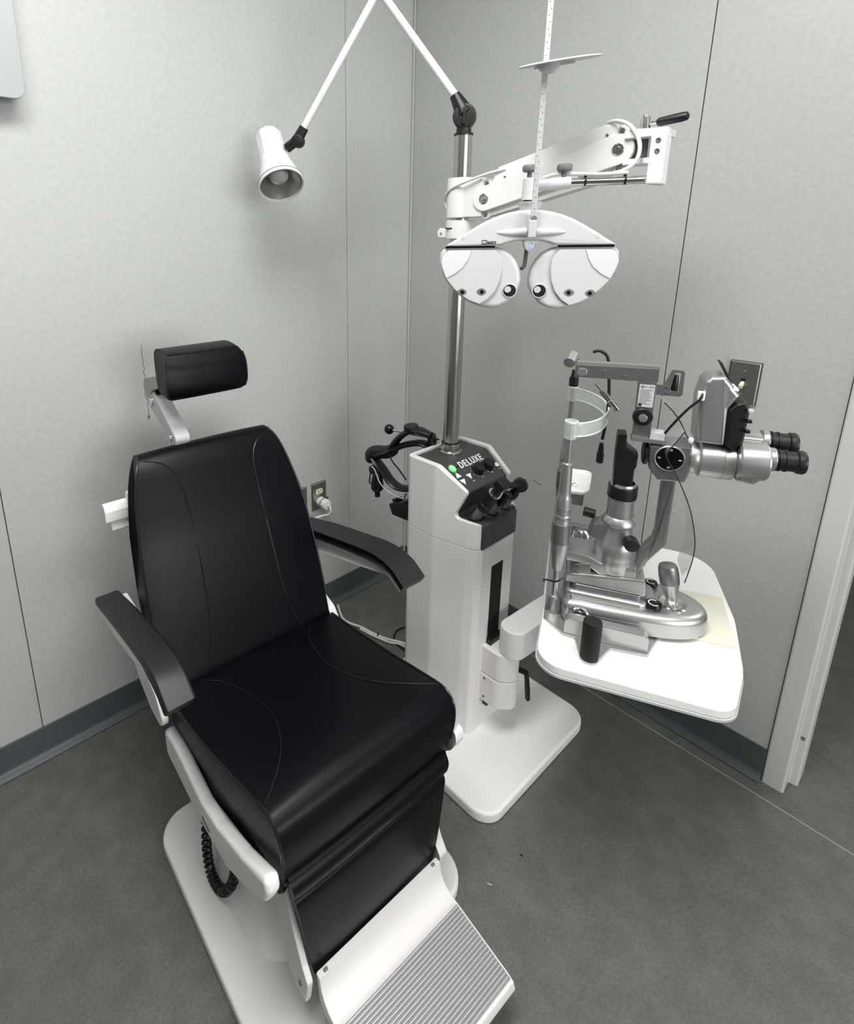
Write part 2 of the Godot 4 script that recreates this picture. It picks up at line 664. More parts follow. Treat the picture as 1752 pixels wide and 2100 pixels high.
# ------------------------------------------------------------------ examination chair
func chair() -> void:
	var t := thing("exam_chair", "black vinyl examination chair on a white pedestal with ribbed footrest", "chair", Vector3(0.70, 0, 1.112), -2.0)
	# base plate
	put("base_plate", L().plan().ext(Sh.rp(P([-0.262, -0.278, 0.322, -0.278, 0.322, 0.278, -0.262, 0.278]), 0.075, 8), 0.0, 0.032, 0.008, 3), M.white_warm, t)
	# pedestal cowl
	var rings := []
	for l in [[0.030, 0.232, 0.212], [0.040, 0.224, 0.206], [0.075, 0.214, 0.194], [0.16, 0.195, 0.178], [0.27, 0.172, 0.166], [0.36, 0.155, 0.158]]:
		var r := PackedVector3Array()
		for k in 40:
			var a := TAU * k / 40
			var ca := cos(a)
			var sa := sin(a)
			r.append(Vector3(-0.022 + l[1] * signf(ca) * pow(absf(ca), 0.5), l[0], l[2] * signf(sa) * pow(absf(sa), 0.5)))
		rings.append(r)
	put("pedestal_cowl", L().loft(rings), M.white_warm, t)
	put("seat_frame", L().box(Vector3(0.02, 0.365, 0), Vector3(0.46, 0.07, 0.40), 0.01), M.black, t)
	# seat
	var sp := [-0.165, 0.385, 0.225, 0.0, 0.0, 0.365, 0.225, 0.0, 0.26, 0.405, 0.206, 0.0, 0.284, 0.424, 0.207, 0.0, 0.292, 0.46, 0.211, 0.006, 0.296, 0.505, 0.215, 0.006, 0.293, 0.536, 0.217, 0.006, 0.281, 0.555, 0.218, 0.008, 0.255, 0.563, 0.219, 0.012, 0.2, 0.552, 0.222, 0.014, 0.1, 0.528, 0.228, 0.012, 0.0, 0.508, 0.232, 0.010, -0.1, 0.494, 0.234, 0.008, -0.16, 0.488, 0.234, 0.004, -0.19, 0.46, 0.232, 0.0]
	cushion("seat_cushion", sp, t, 4, 13)
	# back
	var bp := [-0.255, 0.44, 0.222, 0.0, -0.21, 0.44, 0.222, 0.0, -0.168, 0.47, 0.230, 0.004, -0.19, 0.535, 0.236, 0.010, -0.23, 0.655, 0.236, 0.014, -0.275, 0.79, 0.229, 0.014, -0.317, 0.885, 0.216, 0.012, -0.345, 0.945, 0.202, 0.010, -0.363, 0.974, 0.190, 0.008, -0.382, 0.990, 0.180, 0.006, -0.402, 0.990, 0.178, 0.004, -0.426, 0.972, 0.182, 0.0, -0.416, 0.90, 0.204, 0.0, -0.384, 0.79, 0.222, 0.0, -0.338, 0.655, 0.231, 0.0, -0.295, 0.53, 0.230, 0.0]
	var back := cushion("back_cushion", bp, t, 3, 9)
	back.set_meta("label", "reclined black vinyl backrest cushion with curved seams")
	# curved seams sewn into back and seat: (outline position, sideways share)
	for s in [-1.0, 1.0]:
		seam(back, bp, [[8.4, 0.93], [7.6, 0.66], [6.6, 0.50], [5.6, 0.44], [4.6, 0.425], [3.6, 0.45], [2.9, 0.52], [2.3, 0.62]], s)
		seam(t.get_node("seat_cushion"), sp, [[13.2, 0.70], [12.6, 0.62], [12.0, 0.50], [11.0, 0.40], [10.2, 0.42], [9.5, 0.55], [8.9, 0.75], [8.2, 0.98]], s)
	# white shell behind the cushion
	var shell := put("back_shell", L().ext(Sh.rp(P([-0.270, 0.42, -0.300, 0.42, -0.372, 0.55, -0.440, 0.80, -0.455, 0.88, -0.435, 0.89, -0.400, 0.80, -0.315, 0.53]), 0.008, 3), -0.205, 0.205, 0.008), M.white, t)
	text("lettering", "MARCO", 0.02, 0.115, 0.001, Transform3D(Basis(Vector3(0.28, -0.96, 0), Vector3(0.96, 0.28, 0), Vector3(0, 0, 1)), Vector3(-0.392, 0.72, 0.2055)), M.teal, shell, true)
	# release bar across the back
	var bar := put("release_bar", L().ext(Sh.rp(P([-0.452, 0.865, -0.436, 0.862, -0.428, 0.848, -0.428, 0.82, -0.440, 0.82, -0.442, 0.844, -0.454, 0.852]), 0.003, 2), -0.262, 0.262, 0.002), M.white, t)
	put("lip", L().box(Vector3(-0.442, 0.803, 0), Vector3(0.012, 0.026, 0.496), 0.003), M.white, bar)
	# headrest
	var hp := [-0.452, 1.140, 0.092, 0.0, -0.425, 1.119, 0.088, 0.0, -0.366, 1.121, 0.090, 0.0, -0.350, 1.131, 0.102, 0.003, -0.344, 1.152, 0.107, 0.009, -0.347, 1.195, 0.1075, 0.009, -0.355, 1.222, 0.103, 0.004, -0.368, 1.237, 0.092, 0.0, -0.425, 1.242, 0.090, 0.0, -0.452, 1.224, 0.094, 0.0]
	var head := cushion("headrest", hp, t, 3, 6, 0.02)
	head.set_meta("label", "small padded black headrest")
	var ha := put("headrest_arm", L().ext(Sh.rp(P([-0.395, 0.985, -0.375, 1.015, -0.545, 1.125, -0.585, 1.12, -0.60, 1.08]), 0.016, 5), 0.044, 0.084, 0.004), M.light_grey, t)
	for p in [[-0.415, 1.010, 0.010], [-0.535, 1.080, 0.012]]:
		put("pivot_bolt", L().along(Vector3(p[0], p[1], 0.083), Vector3.BACK).cyl(p[2], 0.0, 0.005, 0.001), M.chrome, ha)
	put("bracket", L().ext(Sh.rp(P([-0.545, 1.075, -0.588, 1.115, -0.570, 1.138, -0.440, 1.170, -0.440, 1.140, -0.52, 1.112]), 0.008, 3), 0.050, 0.087, 0.003), M.plate, ha)
	put("slot", L().at(Vector3(-0.52, 1.110, 0.064), Vector3(0, 0, -33)).box(Vector3.ZERO, Vector3(0.030, 0.003, 0.026)), M.void, ha)
	# armrests
	for s in [1.0, -1.0]:
		var a := put("armrest", L().ext(P([-0.385, 0.657, -0.385, 0.637, -0.25, 0.668, -0.12, 0.696, -0.03, 0.712, 0.01, 0.714, 0.045, 0.705, 0.085, 0.682, 0.097, 0.702, 0.06, 0.727, 0.03, 0.736, -0.01, 0.738, -0.05, 0.733, -0.12, 0.719, -0.25, 0.692]), 0.262 * s, 0.321 * s, 0.007, 3), M.pad, t)
		put("bracket", L().ext(Sh.rp(P([-0.36, 0.640, -0.35, 0.614, -0.26, 0.622, -0.13, 0.651, -0.03, 0.676, 0.03, 0.694, 0.055, 0.700, 0.01, 0.716, -0.12, 0.698]), 0.004, 3), 0.273 * s, 0.312 * s, 0.003), M.white, a)
		put("hinge_plate", L().ext(Sh.rp(P([-0.385, 0.64, -0.335, 0.470, -0.305, 0.440, -0.235, 0.410, -0.172, 0.408, -0.145, 0.432, -0.185, 0.485, -0.265, 0.515, -0.315, 0.64]), [0.0, 0.02, 0.02, 0.03, 0.02, 0.02, 0.03, 0.03, 0.0], 4), 0.243 * s, 0.259 * s, 0.003), M.white, a)
		# side cover
		var cover := P([-0.182, 0.394, -0.115, 0.398, -0.061, 0.392, 0.024, 0.376, 0.095, 0.388, 0.201, 0.430, 0.274, 0.468, 0.298, 0.480, 0.304, 0.45, 0.29, 0.42, 0.268, 0.398, 0.211, 0.358, 0.139, 0.321, 0.061, 0.309, -0.012, 0.306, -0.116, 0.316, -0.177, 0.318])
		var sc := put("side_cover", L().ext(Sh.rp(cover, 0.02, 3), 0.222 * s, (0.250 if s > 0.0 else 0.236) * s, 0.009 if s > 0.0 else 0.005, 3), M.white, t)
		put("inlay", L().at(Vector3(0.045, 0.335, (0.2495 if s > 0.0 else 0.2355) * s), Vector3(0, 0, -8)).box(Vector3.ZERO, Vector3(0.034, 0.010, 0.003), 0.001), M.grey, sc)
		# side bars of the legrest
		var lb := put("legrest_bar", L().ext(Sh.rp(P([0.222, 0.36, 0.246, 0.36, 0.268, 0.27, 0.298, 0.205, 0.315, 0.18, 0.305, 0.115, 0.280, 0.118, 0.246, 0.135, 0.236, 0.19, 0.200, 0.30]), 0.014, 4), 0.172 * s, 0.186 * s, 0.004), M.white_warm, t)
		put("bolt", L().along(Vector3(0.290, 0.155, 0.185 * s), Vector3(0, 0, s)).cyl(0.005, 0.0, 0.003, 0.001, 12), M.grey, lb)
	# legrest pad, tapering downwards
	var lp := [0.262, 0.425, 0.198, 0.0, 0.258, 0.16, 0.150, 0.0, 0.285, 0.152, 0.156, 0.0, 0.298, 0.156, 0.158, 0.002, 0.302, 0.22, 0.170, 0.004, 0.301, 0.30, 0.183, 0.004, 0.299, 0.362, 0.192, 0.003, 0.293, 0.374, 0.194, 0.001, 0.300, 0.388, 0.196, 0.004, 0.301, 0.408, 0.199, 0.004, 0.293, 0.422, 0.200, 0.003, 0.278, 0.428, 0.200, 0.0]
	cushion("legrest_pad", lp, t, -1, -1)
	# footrest with its ribs
	var fp := P([0.308, 0.180, 0.320, 0.180, 0.325, 0.157, 0.334, 0.139, 0.346, 0.129, 0.360, 0.1245, 0.376, 0.1225, 0.505, 0.0985, 0.515, 0.093, 0.520, 0.080, 0.516, 0.068, 0.505, 0.066, 0.37, 0.095, 0.336, 0.105, 0.316, 0.125])
	var fr := put("footrest", L().ext(fp, -0.163, 0.163, 0.004), M.white_warm, t)
	var rib_mesh: ArrayMesh = L().box(Vector3.ZERO, Vector3(0.0034, 0.004, 0.312), 0.0012).mesh()
	var bed := put("rubber_bed", L().at(Vector3(0.4415, 0.1113, 0), Vector3(0, 0, -10.55)).box(Vector3.ZERO, Vector3(0.139, 0.0025, 0.316), 0.001), M.mat_grey, fr)
	bed.set_meta("label", "grey ribbed tread")
	for k in 21:
		var rb := MeshInstance3D.new()
		rb.mesh = rib_mesh
		rb.material_override = M.rib
		rb.name = taken(fr, "rib")
		fr.add_child(rb, true)
		var x := 0.377 + k * 0.00643
		rb.position = Vector3(x, 0.1138 - (x - 0.4415) * 0.1862, 0)
		rb.rotation_degrees.z = -10.55
	for z in [0.145, -0.145]:
		put("hinge_tab", L().box(Vector3(0.315, 0.179, z), Vector3(0.006, 0.008, 0.009), 0.0015), M.grey, fr)
	# coiled cord under the seat
	var path := curve(Q([-0.085, 0.33, 0.19, -0.078, 0.20, 0.203, -0.072, 0.10, 0.212, -0.045, 0.050, 0.215, 0.005, 0.062, 0.212, 0.05, 0.135, 0.205, 0.07, 0.24, 0.195]), 60)
	var coil := PackedVector3Array()
	for i in range(1, path.size() - 1):
		var d := (path[i + 1] - path[i - 1]).normalized()
		var nx := Vector3.BACK.cross(d).normalized()
		var ny := d.cross(nx)
		var a := i * 0.55
		coil.append(path[i] + (nx * cos(a) + ny * sin(a)) * 0.0092)
	put("coiled_cord", L().tube(coil, 0.0034, 6), M.black, t)


func split4(a: Array) -> Array:
	var prof := PackedVector2Array()
	var w := PackedFloat32Array()
	var c := PackedFloat32Array()
	for i in range(0, a.size(), 4):
		prof.append(Vector2(a[i], a[i + 1]))
		w.append(a[i + 2])
		c.append(a[i + 3])
	return [prof, w, c]

func smooth4(a: Array, n: int) -> Array:                # finer outline
	var q := split4(a)
	var c: int = q[0].size()
	var prof := PackedVector2Array()
	var w := PackedFloat32Array()
	var cr := PackedFloat32Array()
	for i in c:
		for k in n:
			var f := float(k) / n
			var i0 := (i + c - 1) % c
			var i2 := (i + 1) % c
			var i3 := (i + 2) % c
			prof.append(q[0][i].cubic_interpolate(q[0][i2], q[0][i0], q[0][i3], f))
			w.append(lerpf(q[1][i], q[1][i2], f))
			cr.append(lerpf(q[2][i], q[2][i2], f))
	return [prof, w, cr]

func cushion(called: String, a: Array, parent: Node, pipe_from: int, pipe_to: int, _soft := 0.0) -> MeshInstance3D:
	var q := smooth4(a, 4)
	if Geometry2D.is_polygon_clockwise(q[0]):
		for k in 3:
			q[k].reverse()
	var o := put(called, L().cushion(q[0], q[1], q[2], 18), M.vinyl, parent, 50.0)
	if pipe_from >= 0:
		var r := split4(a)
		for s in [-1.0, 1.0]:
			var pts := PackedVector3Array()
			for i in range(pipe_from, pipe_to + 1):
				pts.append(Vector3(r[0][i].x, r[0][i].y, s * (r[1][i] + 0.0006)))
			put("piping", L().tube(curve(pts, 4), 0.0028, 8), M.piping, o)
	return o

func seam(parent: Node, a: Array, pts: Array, s: float) -> void:
	var q := smooth4(a, 4)
	var c: int = q[0].size()
	var line := PackedVector3Array()
	for p in pts:
		var i := int(floor(p[0] * 4.0))
		var f: float = p[0] * 4.0 - i
		var ring := Sh.cush_ring(q[0], q[1], q[2], s * p[1])
		line.append(ring[i % c].lerp(ring[(i + 1) % c], f))
	put("seam", L().tube(curve(line, 6), 0.0016, 6), M.piping, parent)


# ------------------------------------------------------------------ instrument stand
func csg_poly(poly: PackedVector2Array, depth: float, xf: Transform3D, op: int) -> CSGPolygon3D:
	var c := CSGPolygon3D.new()
	c.polygon = poly
	c.mode = CSGPolygon3D.MODE_DEPTH
	c.depth = depth
	c.transform = xf
	c.operation = op
	return c

func stand() -> void:
	var o := Vector3(0.66, 0, 0.455)
	var t := thing("instrument_stand", "white floor standing instrument stand with dark control panel and steel pole", "instrument stand", o)
	put("base_plate", W(t).plan().ext(Sh.rp(P([0.44, 0.194, 0.986, 0.194, 0.986, 0.717, 0.44, 0.717]), [0.04, 0.06, 0.06, 0.04], 7), 0.0, 0.036, 0.008, 3), M.white, t)
	var half := P([0.545, 0.124, 0.655, 0.126, 0.755, 0.103, 0.782, 0.092, 0.791, 0.074])
	var plan := PackedVector2Array()
	for p in half:
		plan.append(Vector2(p.x, 0.455 + p.y))
	for i in half.size():
		var p := half[half.size() - 1 - i]
		plan.append(Vector2(p.x, 0.455 - p.y))
	var rplan := Sh.rp(plan, [0.02, 0.06, 0.03, 0.012, 0.008, 0.008, 0.012, 0.03, 0.06, 0.02], 4)
	put("column", W(t).plan().ext(rplan, 0.034, 0.661, 0.002), M.white_warm, t)
	put("slot_cover", W(t).box(Vector3(0.7895, 0.355, 0.455), Vector3(0.006, 0.47, 0.054), 0.001), M.void, t)
	# head: the same plan cut to the sloping side profile
	var up := Transform3D(Basis(Vector3.RIGHT, Vector3.BACK, Vector3.DOWN), Vector3(0, 0.663, 0)).translated(-o)
	var side := Transform3D(Basis.IDENTITY, Vector3(0, 0, 0.8)).translated(-o)
	var prof := Sh.rp(P([0.50, 0.60, 0.85, 0.60, 0.85, 0.736, 0.712, 0.742, 0.751, 0.826, 0.661, 0.882, 0.50, 0.880]), [0.0, 0.0, 0.0, 0.012, 0.010, 0.02, 0.0], 4)
	var low := Sh.rp(P([0.50, 0.60, 0.85, 0.60, 0.85, 0.730, 0.704, 0.736, 0.744, 0.820, 0.658, 0.876, 0.50, 0.874]), [0.0, 0.0, 0.0, 0.008, 0.006, 0.006, 0.0], 3)
	var inner := P([0.556, 0.351, 0.556, 0.559, 0.66, 0.561, 0.748, 0.547, 0.7945, 0.534, 0.7945, 0.376, 0.748, 0.363, 0.66, 0.349])
	var rim := CSGCombiner3D.new()
	rim.name = "head_shell"
	t.add_child(rim)
	rim.add_child(csg_poly(rplan, 0.30, up, CSGShape3D.OPERATION_UNION))
	rim.add_child(csg_poly(prof, 0.8, side, CSGShape3D.OPERATION_INTERSECTION))
	rim.add_child(csg_poly(inner, 0.40, up, CSGShape3D.OPERATION_SUBTRACTION))
	rim.material_override = M.white_warm
	var pan := CSGCombiner3D.new()
	pan.name = "control_panel"
	t.add_child(pan)
	var inner2 := Sh.inset(inner, 0.0015)
	if Geometry2D.is_polygon_clockwise(inner):
		inner2 = Sh.inset(inner, -0.0015)
	pan.add_child(csg_poly(inner2, 0.30, up, CSGShape3D.OPERATION_UNION))
	pan.add_child(csg_poly(low, 0.8, side, CSGShape3D.OPERATION_INTERSECTION))
	pan.material_override = M.dark
	pan.set_meta("label", "dark grey sloping control panel")
	for c in rim.get_children() + pan.get_children():
		c.name = "cut"
	# things on the sloping face: (s down the slope, z)
	var e := Vector3(0.838, -0.5457, 0)
	var n := Vector3(0.5457, 0.838, 0)
	var o2 := Vector3(0.658, 0.876, 0.455) - o
	var fr := func(s: float, z: float) -> Transform3D:
		return Transform3D(Basis(Vector3(0, 0, -1), -e, n), o2 + e * s + Vector3(0, 0, z))
	text("lettering", "DELUXE", 0.0215, 0.104, 0.0008, fr.call(0.0185, -0.009), M.print_white, pan, true)
	for k in [[0.052, -0.005], [0.052, -0.052]]:
		var kn := L()
		kn.m = fr.call(k[0], k[1]) * Transform3D(Basis(Vector3.RIGHT, Vector3.BACK, Vector3.DOWN), Vector3.ZERO)
		put("knob", kn.lathe(P([0.0190, 0.0, 0.0190, 0.003, 0.0172, 0.006, 0.0166, 0.016, 0.0150, 0.018, 0.0, 0.018]), 24), M.black, pan)
		for i in 11:
			var a := deg_to_rad(-140.0 + i * 28.0)
			var dot := L()
			dot.m = fr.call(k[0] - cos(a) * 0.0228, k[1] - sin(a) * 0.0228)
			put("dial_mark", dot.box(Vector3.ZERO, Vector3(0.002, 0.002, 0.001)), M.print_white, pan)
	for k in [[0.0425, 0.0755, false], [0.0690, 0.0735, true], [0.0610, 0.0385, true]]:
		var tr := L()
		tr.m = fr.call(k[0], k[1])
		var d := -1.0 if k[2] else 1.0
		put("arrow_button", tr.ext(P([-0.0105, -0.009 * d, 0.0105, -0.009 * d, 0.0, 0.009 * d]), -0.001, 0.0015, 0.0004), M.print_white, pan)
	for k in [[0.077, 0.036, 0.011], [0.0765, -0.005, 0.006], [0.0755, -0.050, 0.010], [0.075, -0.0885, 0.009], [0.040, 0.040, 0.008]]:
		var bar := L()
		bar.m = fr.call(k[0], k[1])
		put("printed_mark", bar.box(Vector3.ZERO, Vector3(k[2], 0.0022, 0.0008)), M.light_grey if k[0] > 0.05 else M.grey, pan)
	var wb := L()
	wb.m = fr.call(0.061, -0.087) * Transform3D(Basis(Vector3.RIGHT, Vector3.BACK, Vector3.DOWN), Vector3.ZERO)
	put("round_button", wb.lathe(P([0.0075, 0.0, 0.0072, 0.003, 0.0, 0.0038]), 20), M.print_white, pan)
	var gb := L()
	gb.m = fr.call(0.020, 0.075) * Transform3D(Basis(Vector3.RIGHT, Vector3.BACK, Vector3.DOWN), Vector3.ZERO)
	put("power_bezel", gb.lathe(P([0.0125, 0.0, 0.0122, 0.0025, 0.0098, 0.003]), 24), M.green_dim, pan)
	put("power_light", gb.lathe(P([0.0088, 0.0, 0.0088, 0.0035, 0.0, 0.0052]), 24), M.green, pan).set_meta("label", "glowing green power light")
	var sw := L()
	sw.m = fr.call(0.0195, 0.0565)
	put("key", sw.box(Vector3.ZERO, Vector3(0.018, 0.005, 0.004), 0.001), M.black, pan)
	# rings of the instrument wells
	for k in [[0.745, 0.506, 0.0215], [0.763, 0.450, 0.0140], [0.764, 0.394, 0.0140]]:
		put("well_ring", W(t).at(Vector3(k[0], 0.7325, k[1]), Vector3(0, 0, 2)).lathe(P([k[2] + 0.003, 0.0, k[2] + 0.003, 0.003, k[2], 0.004, k[2] - 0.001, 0.0015, k[2] - 0.004, 0.001]), 28, false), M.black_gloss, pan)
	# pole with its foot
	var pole := put("pole", W(t).at(Vector3(0.606, 0, 0.455)).cyl(0.0228, 0.86, 1.756, 0.002, 40), M.steel, t)
	put("collar", W(t).at(Vector3(0.606, 0, 0.455)).lathe(P([0.0345, 0.870, 0.0345, 0.882, 0.0335, 0.8835, 0.0275, 0.886, 0.0268, 0.904, 0.0258, 0.906, 0.02, 0.906]), 40), M.steel, pole)
	put("ring", W(t).at(Vector3(0.606, 0, 0.455)).cyl(0.0262, 0.9065, 0.9105, 0.0012, 40), M.black, pole)
	# rod with ball end for the headset
	var rod := put("hook_rod", W(t).tube(Q([0.60, 0.905, 0.448, 0.366, 0.8815, 0.458]), 0.0042, 12), M.chrome, t)
	put("ball", W(t).at(Vector3(0.352, 0.8805, 0.459)).ball(0.0172), M.black_gloss, rod)
	# slide block with swing arm
	put("slide_block", W(t).plan().ext(Sh.rp(P([0.786, 0.412, 0.850, 0.412, 0.892, 0.455, 0.850, 0.502, 0.786, 0.502]), [0.0, 0.036, 0.04, 0.036, 0.0], 6), 0.246, 0.335, 0.003), M.white_warm, t)
	var lb := put("lower_block", W(t).plan().ext(Sh.rp(P([0.786, 0.410, 0.848, 0.410, 0.893, 0.455, 0.848, 0.504, 0.786, 0.504]), [0.0, 0.036, 0.04, 0.036, 0.0], 6), 0.150, 0.2435, 0.003), M.white_warm, t)
	for y in [0.232, 0.168]:
		put("screw", W(t).along(Vector3(0.806, y, 0.504), Vector3.BACK).cyl(0.003, 0.0, 0.0015, 0.0, 10), M.dark, lb)
	put("slide_plate", W(t).box(Vector3(0.797, 0.235, 0.455), Vector3(0.02, 0.235, 0.060), 0.002), M.black, t)
	var arm := put("swing_arm", W(t).plan().ext(Sh.rp(P([0.822, 0.494, 0.898, 0.494, 0.914, 0.235, 0.838, 0.235]), 0.036, 7), 0.336, 0.424, 0.005), M.white_warm, t)
	put("second_link", W(t).plan().ext(Sh.rp(P([0.846, 0.232, 0.906, 0.222, 1.19, 0.42, 1.15, 0.47]), 0.03, 6), 0.425, 0.475, 0.004), M.white_warm, arm)
	put("lifting_post", W(t).at(Vector3(1.155, 0, 0.435)).cyl(0.026, 0.47, 0.63, 0.002), M.white_warm, arm)
	var lev := put("clamp_lever", W(t).tube(Q([0.846, 0.250, 0.425, 0.868, 0.254, 0.418, 0.886, 0.254, 0.414]), [0.006, 0.0085, 0.008], 12), M.black, t)
	put("grip", W(t).tube(Q([0.884, 0.258, 0.414, 0.889, 0.235, 0.413, 0.893, 0.20, 0.412, 0.896, 0.166, 0.411, 0.897, 0.160, 0.411]), [0.007, 0.0068, 0.0078, 0.0072, 0.003], 12), M.black, lev)


# ------------------------------------------------------------------ counterbalanced arm on the pole
func refraction_arm() -> void:
	var t := thing("refraction_arm", "white counterbalanced arm clamped to the steel pole above the phoropter", "support arm", Vector3(0.606, 1.5, 0.455), 8.0)
	var y := -1.5
	var b := put("clamp_sleeve", L().at(Vector3(0, y, 0)).cyl(0.0365, 1.548, 1.648, 0.002, 40), M.white, t)
	put("yoke", L().at(Vector3(0, y, 0)).ext(Sh.rp(P([0.0, 1.548, 0.076, 1.548, 0.076, 1.643, 0.0, 1.647]), 0.003, 2), -0.026, 0.028, 0.002), M.white, b)
	var lc := put("lower_clamp", L().at(Vector3(0, y, 0)).cyl(0.0365, 1.494, 1.541, 0.002, 40), M.white, t)
	put("clamp_ear", L().at(Vector3(0, y, 0)).ext(Sh.rp(P([-0.058, 1.496, -0.02, 1.496, -0.02, 1.522, -0.058, 1.522]), 0.010, 5), 0.004, 0.020, 0.003), M.white, lc)
	put("clamp_bolt", L().along(Vector3(-0.045, y + 1.509, 0.020), Vector3.BACK).cyl(0.0035, 0.0, 0.002, 0.0008, 12), M.chrome, lc)
	put("clamp_slit", L().box(Vector3(-0.012, y + 1.521, 0.034), Vector3(0.022, 0.003, 0.006)), M.void, lc)
	# arm body, its bars and cover
	put("arm_core", L().at(Vector3(0, y, 0)).ext(P([0.075, 1.552, 0.098, 1.548, 0.228, 1.580, 0.335, 1.606, 0.405, 1.648, 0.405, 1.712, 0.380, 1.708, 0.130, 1.640, 0.078, 1.636]), -0.022, 0.022, 0.003), M.white_warm, t)
	var cov := put("arm_cover", L().at(Vector3(0, y, 0)).ext(Sh.rp(P([0.100, 1.624, 0.107, 1.648, 0.116, 1.664, 0.358, 1.728, 0.384, 1.727, 0.386, 1.702]), [0.003, 0.004, 0.006, 0.012, 0.012, 0.004], 4), -0.026, 0.026, 0.003), M.white, t)
	for k in [[0.135, 1.639], [0.364, 1.706]]:
		put("screw", L().along(Vector3(k[0], y + k[1], 0.026), Vector3.BACK).cyl(0.0035, 0.0, 0.002, 0.0008, 12), M.steel, cov)
	# parallel side plate with the two pivots
	var ax := Vector2(0.084, 1.591)
	var bx := Vector2(0.391, 1.674)
	var d := (bx - ax).normalized()
	var nn := Vector2(-d.y, d.x)
	var slot := PackedVector2Array()
	for k in 13:
		slot.append(ax + (nn * cos(PI * k / 12.0) - d * sin(PI * k / 12.0)) * 0.030)
	for k in 13:
		slot.append(bx + (-nn * cos(PI * k / 12.0) + d * sin(PI * k / 12.0)) * 0.031)
	var sp := put("side_plate", L().at(Vector3(0, y, 0)).ext(slot, 0.022, 0.033, 0.002), M.white, t)
	for k in [ax, bx]:
		put("pivot", L().along(Vector3(k.x, y + k.y, 0.032), Vector3.BACK).lathe(P([0.0125, 0.0, 0.0125, 0.002, 0.0112, 0.003, 0.0105, 0.0015, 0.0, 0.0015]), 24), M.steel, sp)
		put("hex_nut", L().along(Vector3(k.x, y + k.y, 0.033), Vector3.BACK).cyl(0.006, 0.0, 0.004, 0.0008, 6), M.chrome, sp)
	for k in [[0.087, 1.628], [0.087, 1.554], [0.393, 1.711], [0.394, 1.637]]:
		put("link_boss", L().along(Vector3(k[0], y + k[1], 0.010), Vector3.BACK).cyl(0.0125, 0.0, 0.014, 0.002, 20), M.white_warm, sp)
		put("link_bolt", L().along(Vector3(k[0], y + k[1], 0.024), Vector3.BACK).cyl(0.0060, 0.0, 0.003, 0.001, 14), M.plate, sp)
	# head block
	put("head_plate", L().at(Vector3(0, y, 0)).ext(Sh.rp(P([0.402, 1.692, 0.402, 1.710, 0.484, 1.706, 0.484, 1.691]), 0.003, 2), -0.020, 0.040, 0.002), M.white, t)
	put("head_foot", L().at(Vector3(0, y, 0)).ext(Sh.rp(P([0.402, 1.641, 0.402, 1.653, 0.465, 1.652, 0.465, 1.640]), 0.003, 2), -0.018, 0.034, 0.002), M.white, t)
	put("head_core", L().at(Vector3(0, y, 0)).ext(P([0.406, 1.65, 0.440, 1.65, 0.440, 1.695, 0.406, 1.695]), -0.014, 0.012, 0.0), M.grey, t)
	put("head_post", L().at(Vector3(0.449, y, 0.012)).cyl(0.0085, 1.652, 1.694, 0.0), M.chrome, t)
	var jaw := put("jaw_block", L().at(Vector3(0, y, 0)).ext(Sh.rp(P([0.458, 1.598, 0.458, 1.696, 0.487, 1.693, 0.487, 1.596]), 0.004, 3), 0.020, 0.060, 0.004), M.white, t)
	for k in [1.680, 1.660]:
		put("screw", L().along(Vector3(0.473, y + k, 0.060), Vector3.BACK).lathe(P([0.0052, 0.0, 0.0048, 0.002, 0.0028, 0.0022, 0.0022, 0.0005, 0.0, 0.0005]), 14), M.steel, jaw)
	put("tension_cone", L().at(Vector3(0.434, y, 0.016)).lathe(P([0.0115, 1.708, 0.0110, 1.712, 0.0085, 1.731, 0.0075, 1.736, 0.0060, 1.737, 0.0, 1.737]), 18), M.chrome, t)
	var lev := put("lever_rod", L().tube(Q([0.436, y + 1.720, 0.016, 0.466, y + 1.721, 0.018]), 0.0032, 10), M.chrome, t)
	put("lever_grip", L().tube(Q([0.456, y + 1.7195, 0.0175, 0.460, y + 1.7200, 0.018, 0.500, y + 1.7235, 0.020, 0.509, y + 1.7245, 0.0205, 0.512, y + 1.7248, 0.0207]), [0.006, 0.0085, 0.0092, 0.0082, 0.004], 14), M.black, lev)
	# cable along the arm
	put("cable", L().tube(curve(Q([0.36, y + 1.732, 0.018, 0.386, y + 1.730, 0.034, 0.413, y + 1.716, 0.042, 0.434, y + 1.684, 0.046, 0.436, y + 1.652, 0.050, 0.418, y + 1.630, 0.060, 0.385, y + 1.622, 0.075, 0.335, y + 1.622, 0.095]), 8), 0.0042, 10), M.cord_white, t)
	put("cable", L().tube(curve(Q([0.135, y + 1.658, 0.026, 0.090, y + 1.650, 0.033, 0.040, y + 1.636, 0.040, -0.012, y + 1.619, 0.036, -0.038, y + 1.594, 0.020, -0.030, y + 1.565, 0.012, -0.022, y + 1.550, 0.010]), 8), 0.0034, 10), M.cord_white, t)


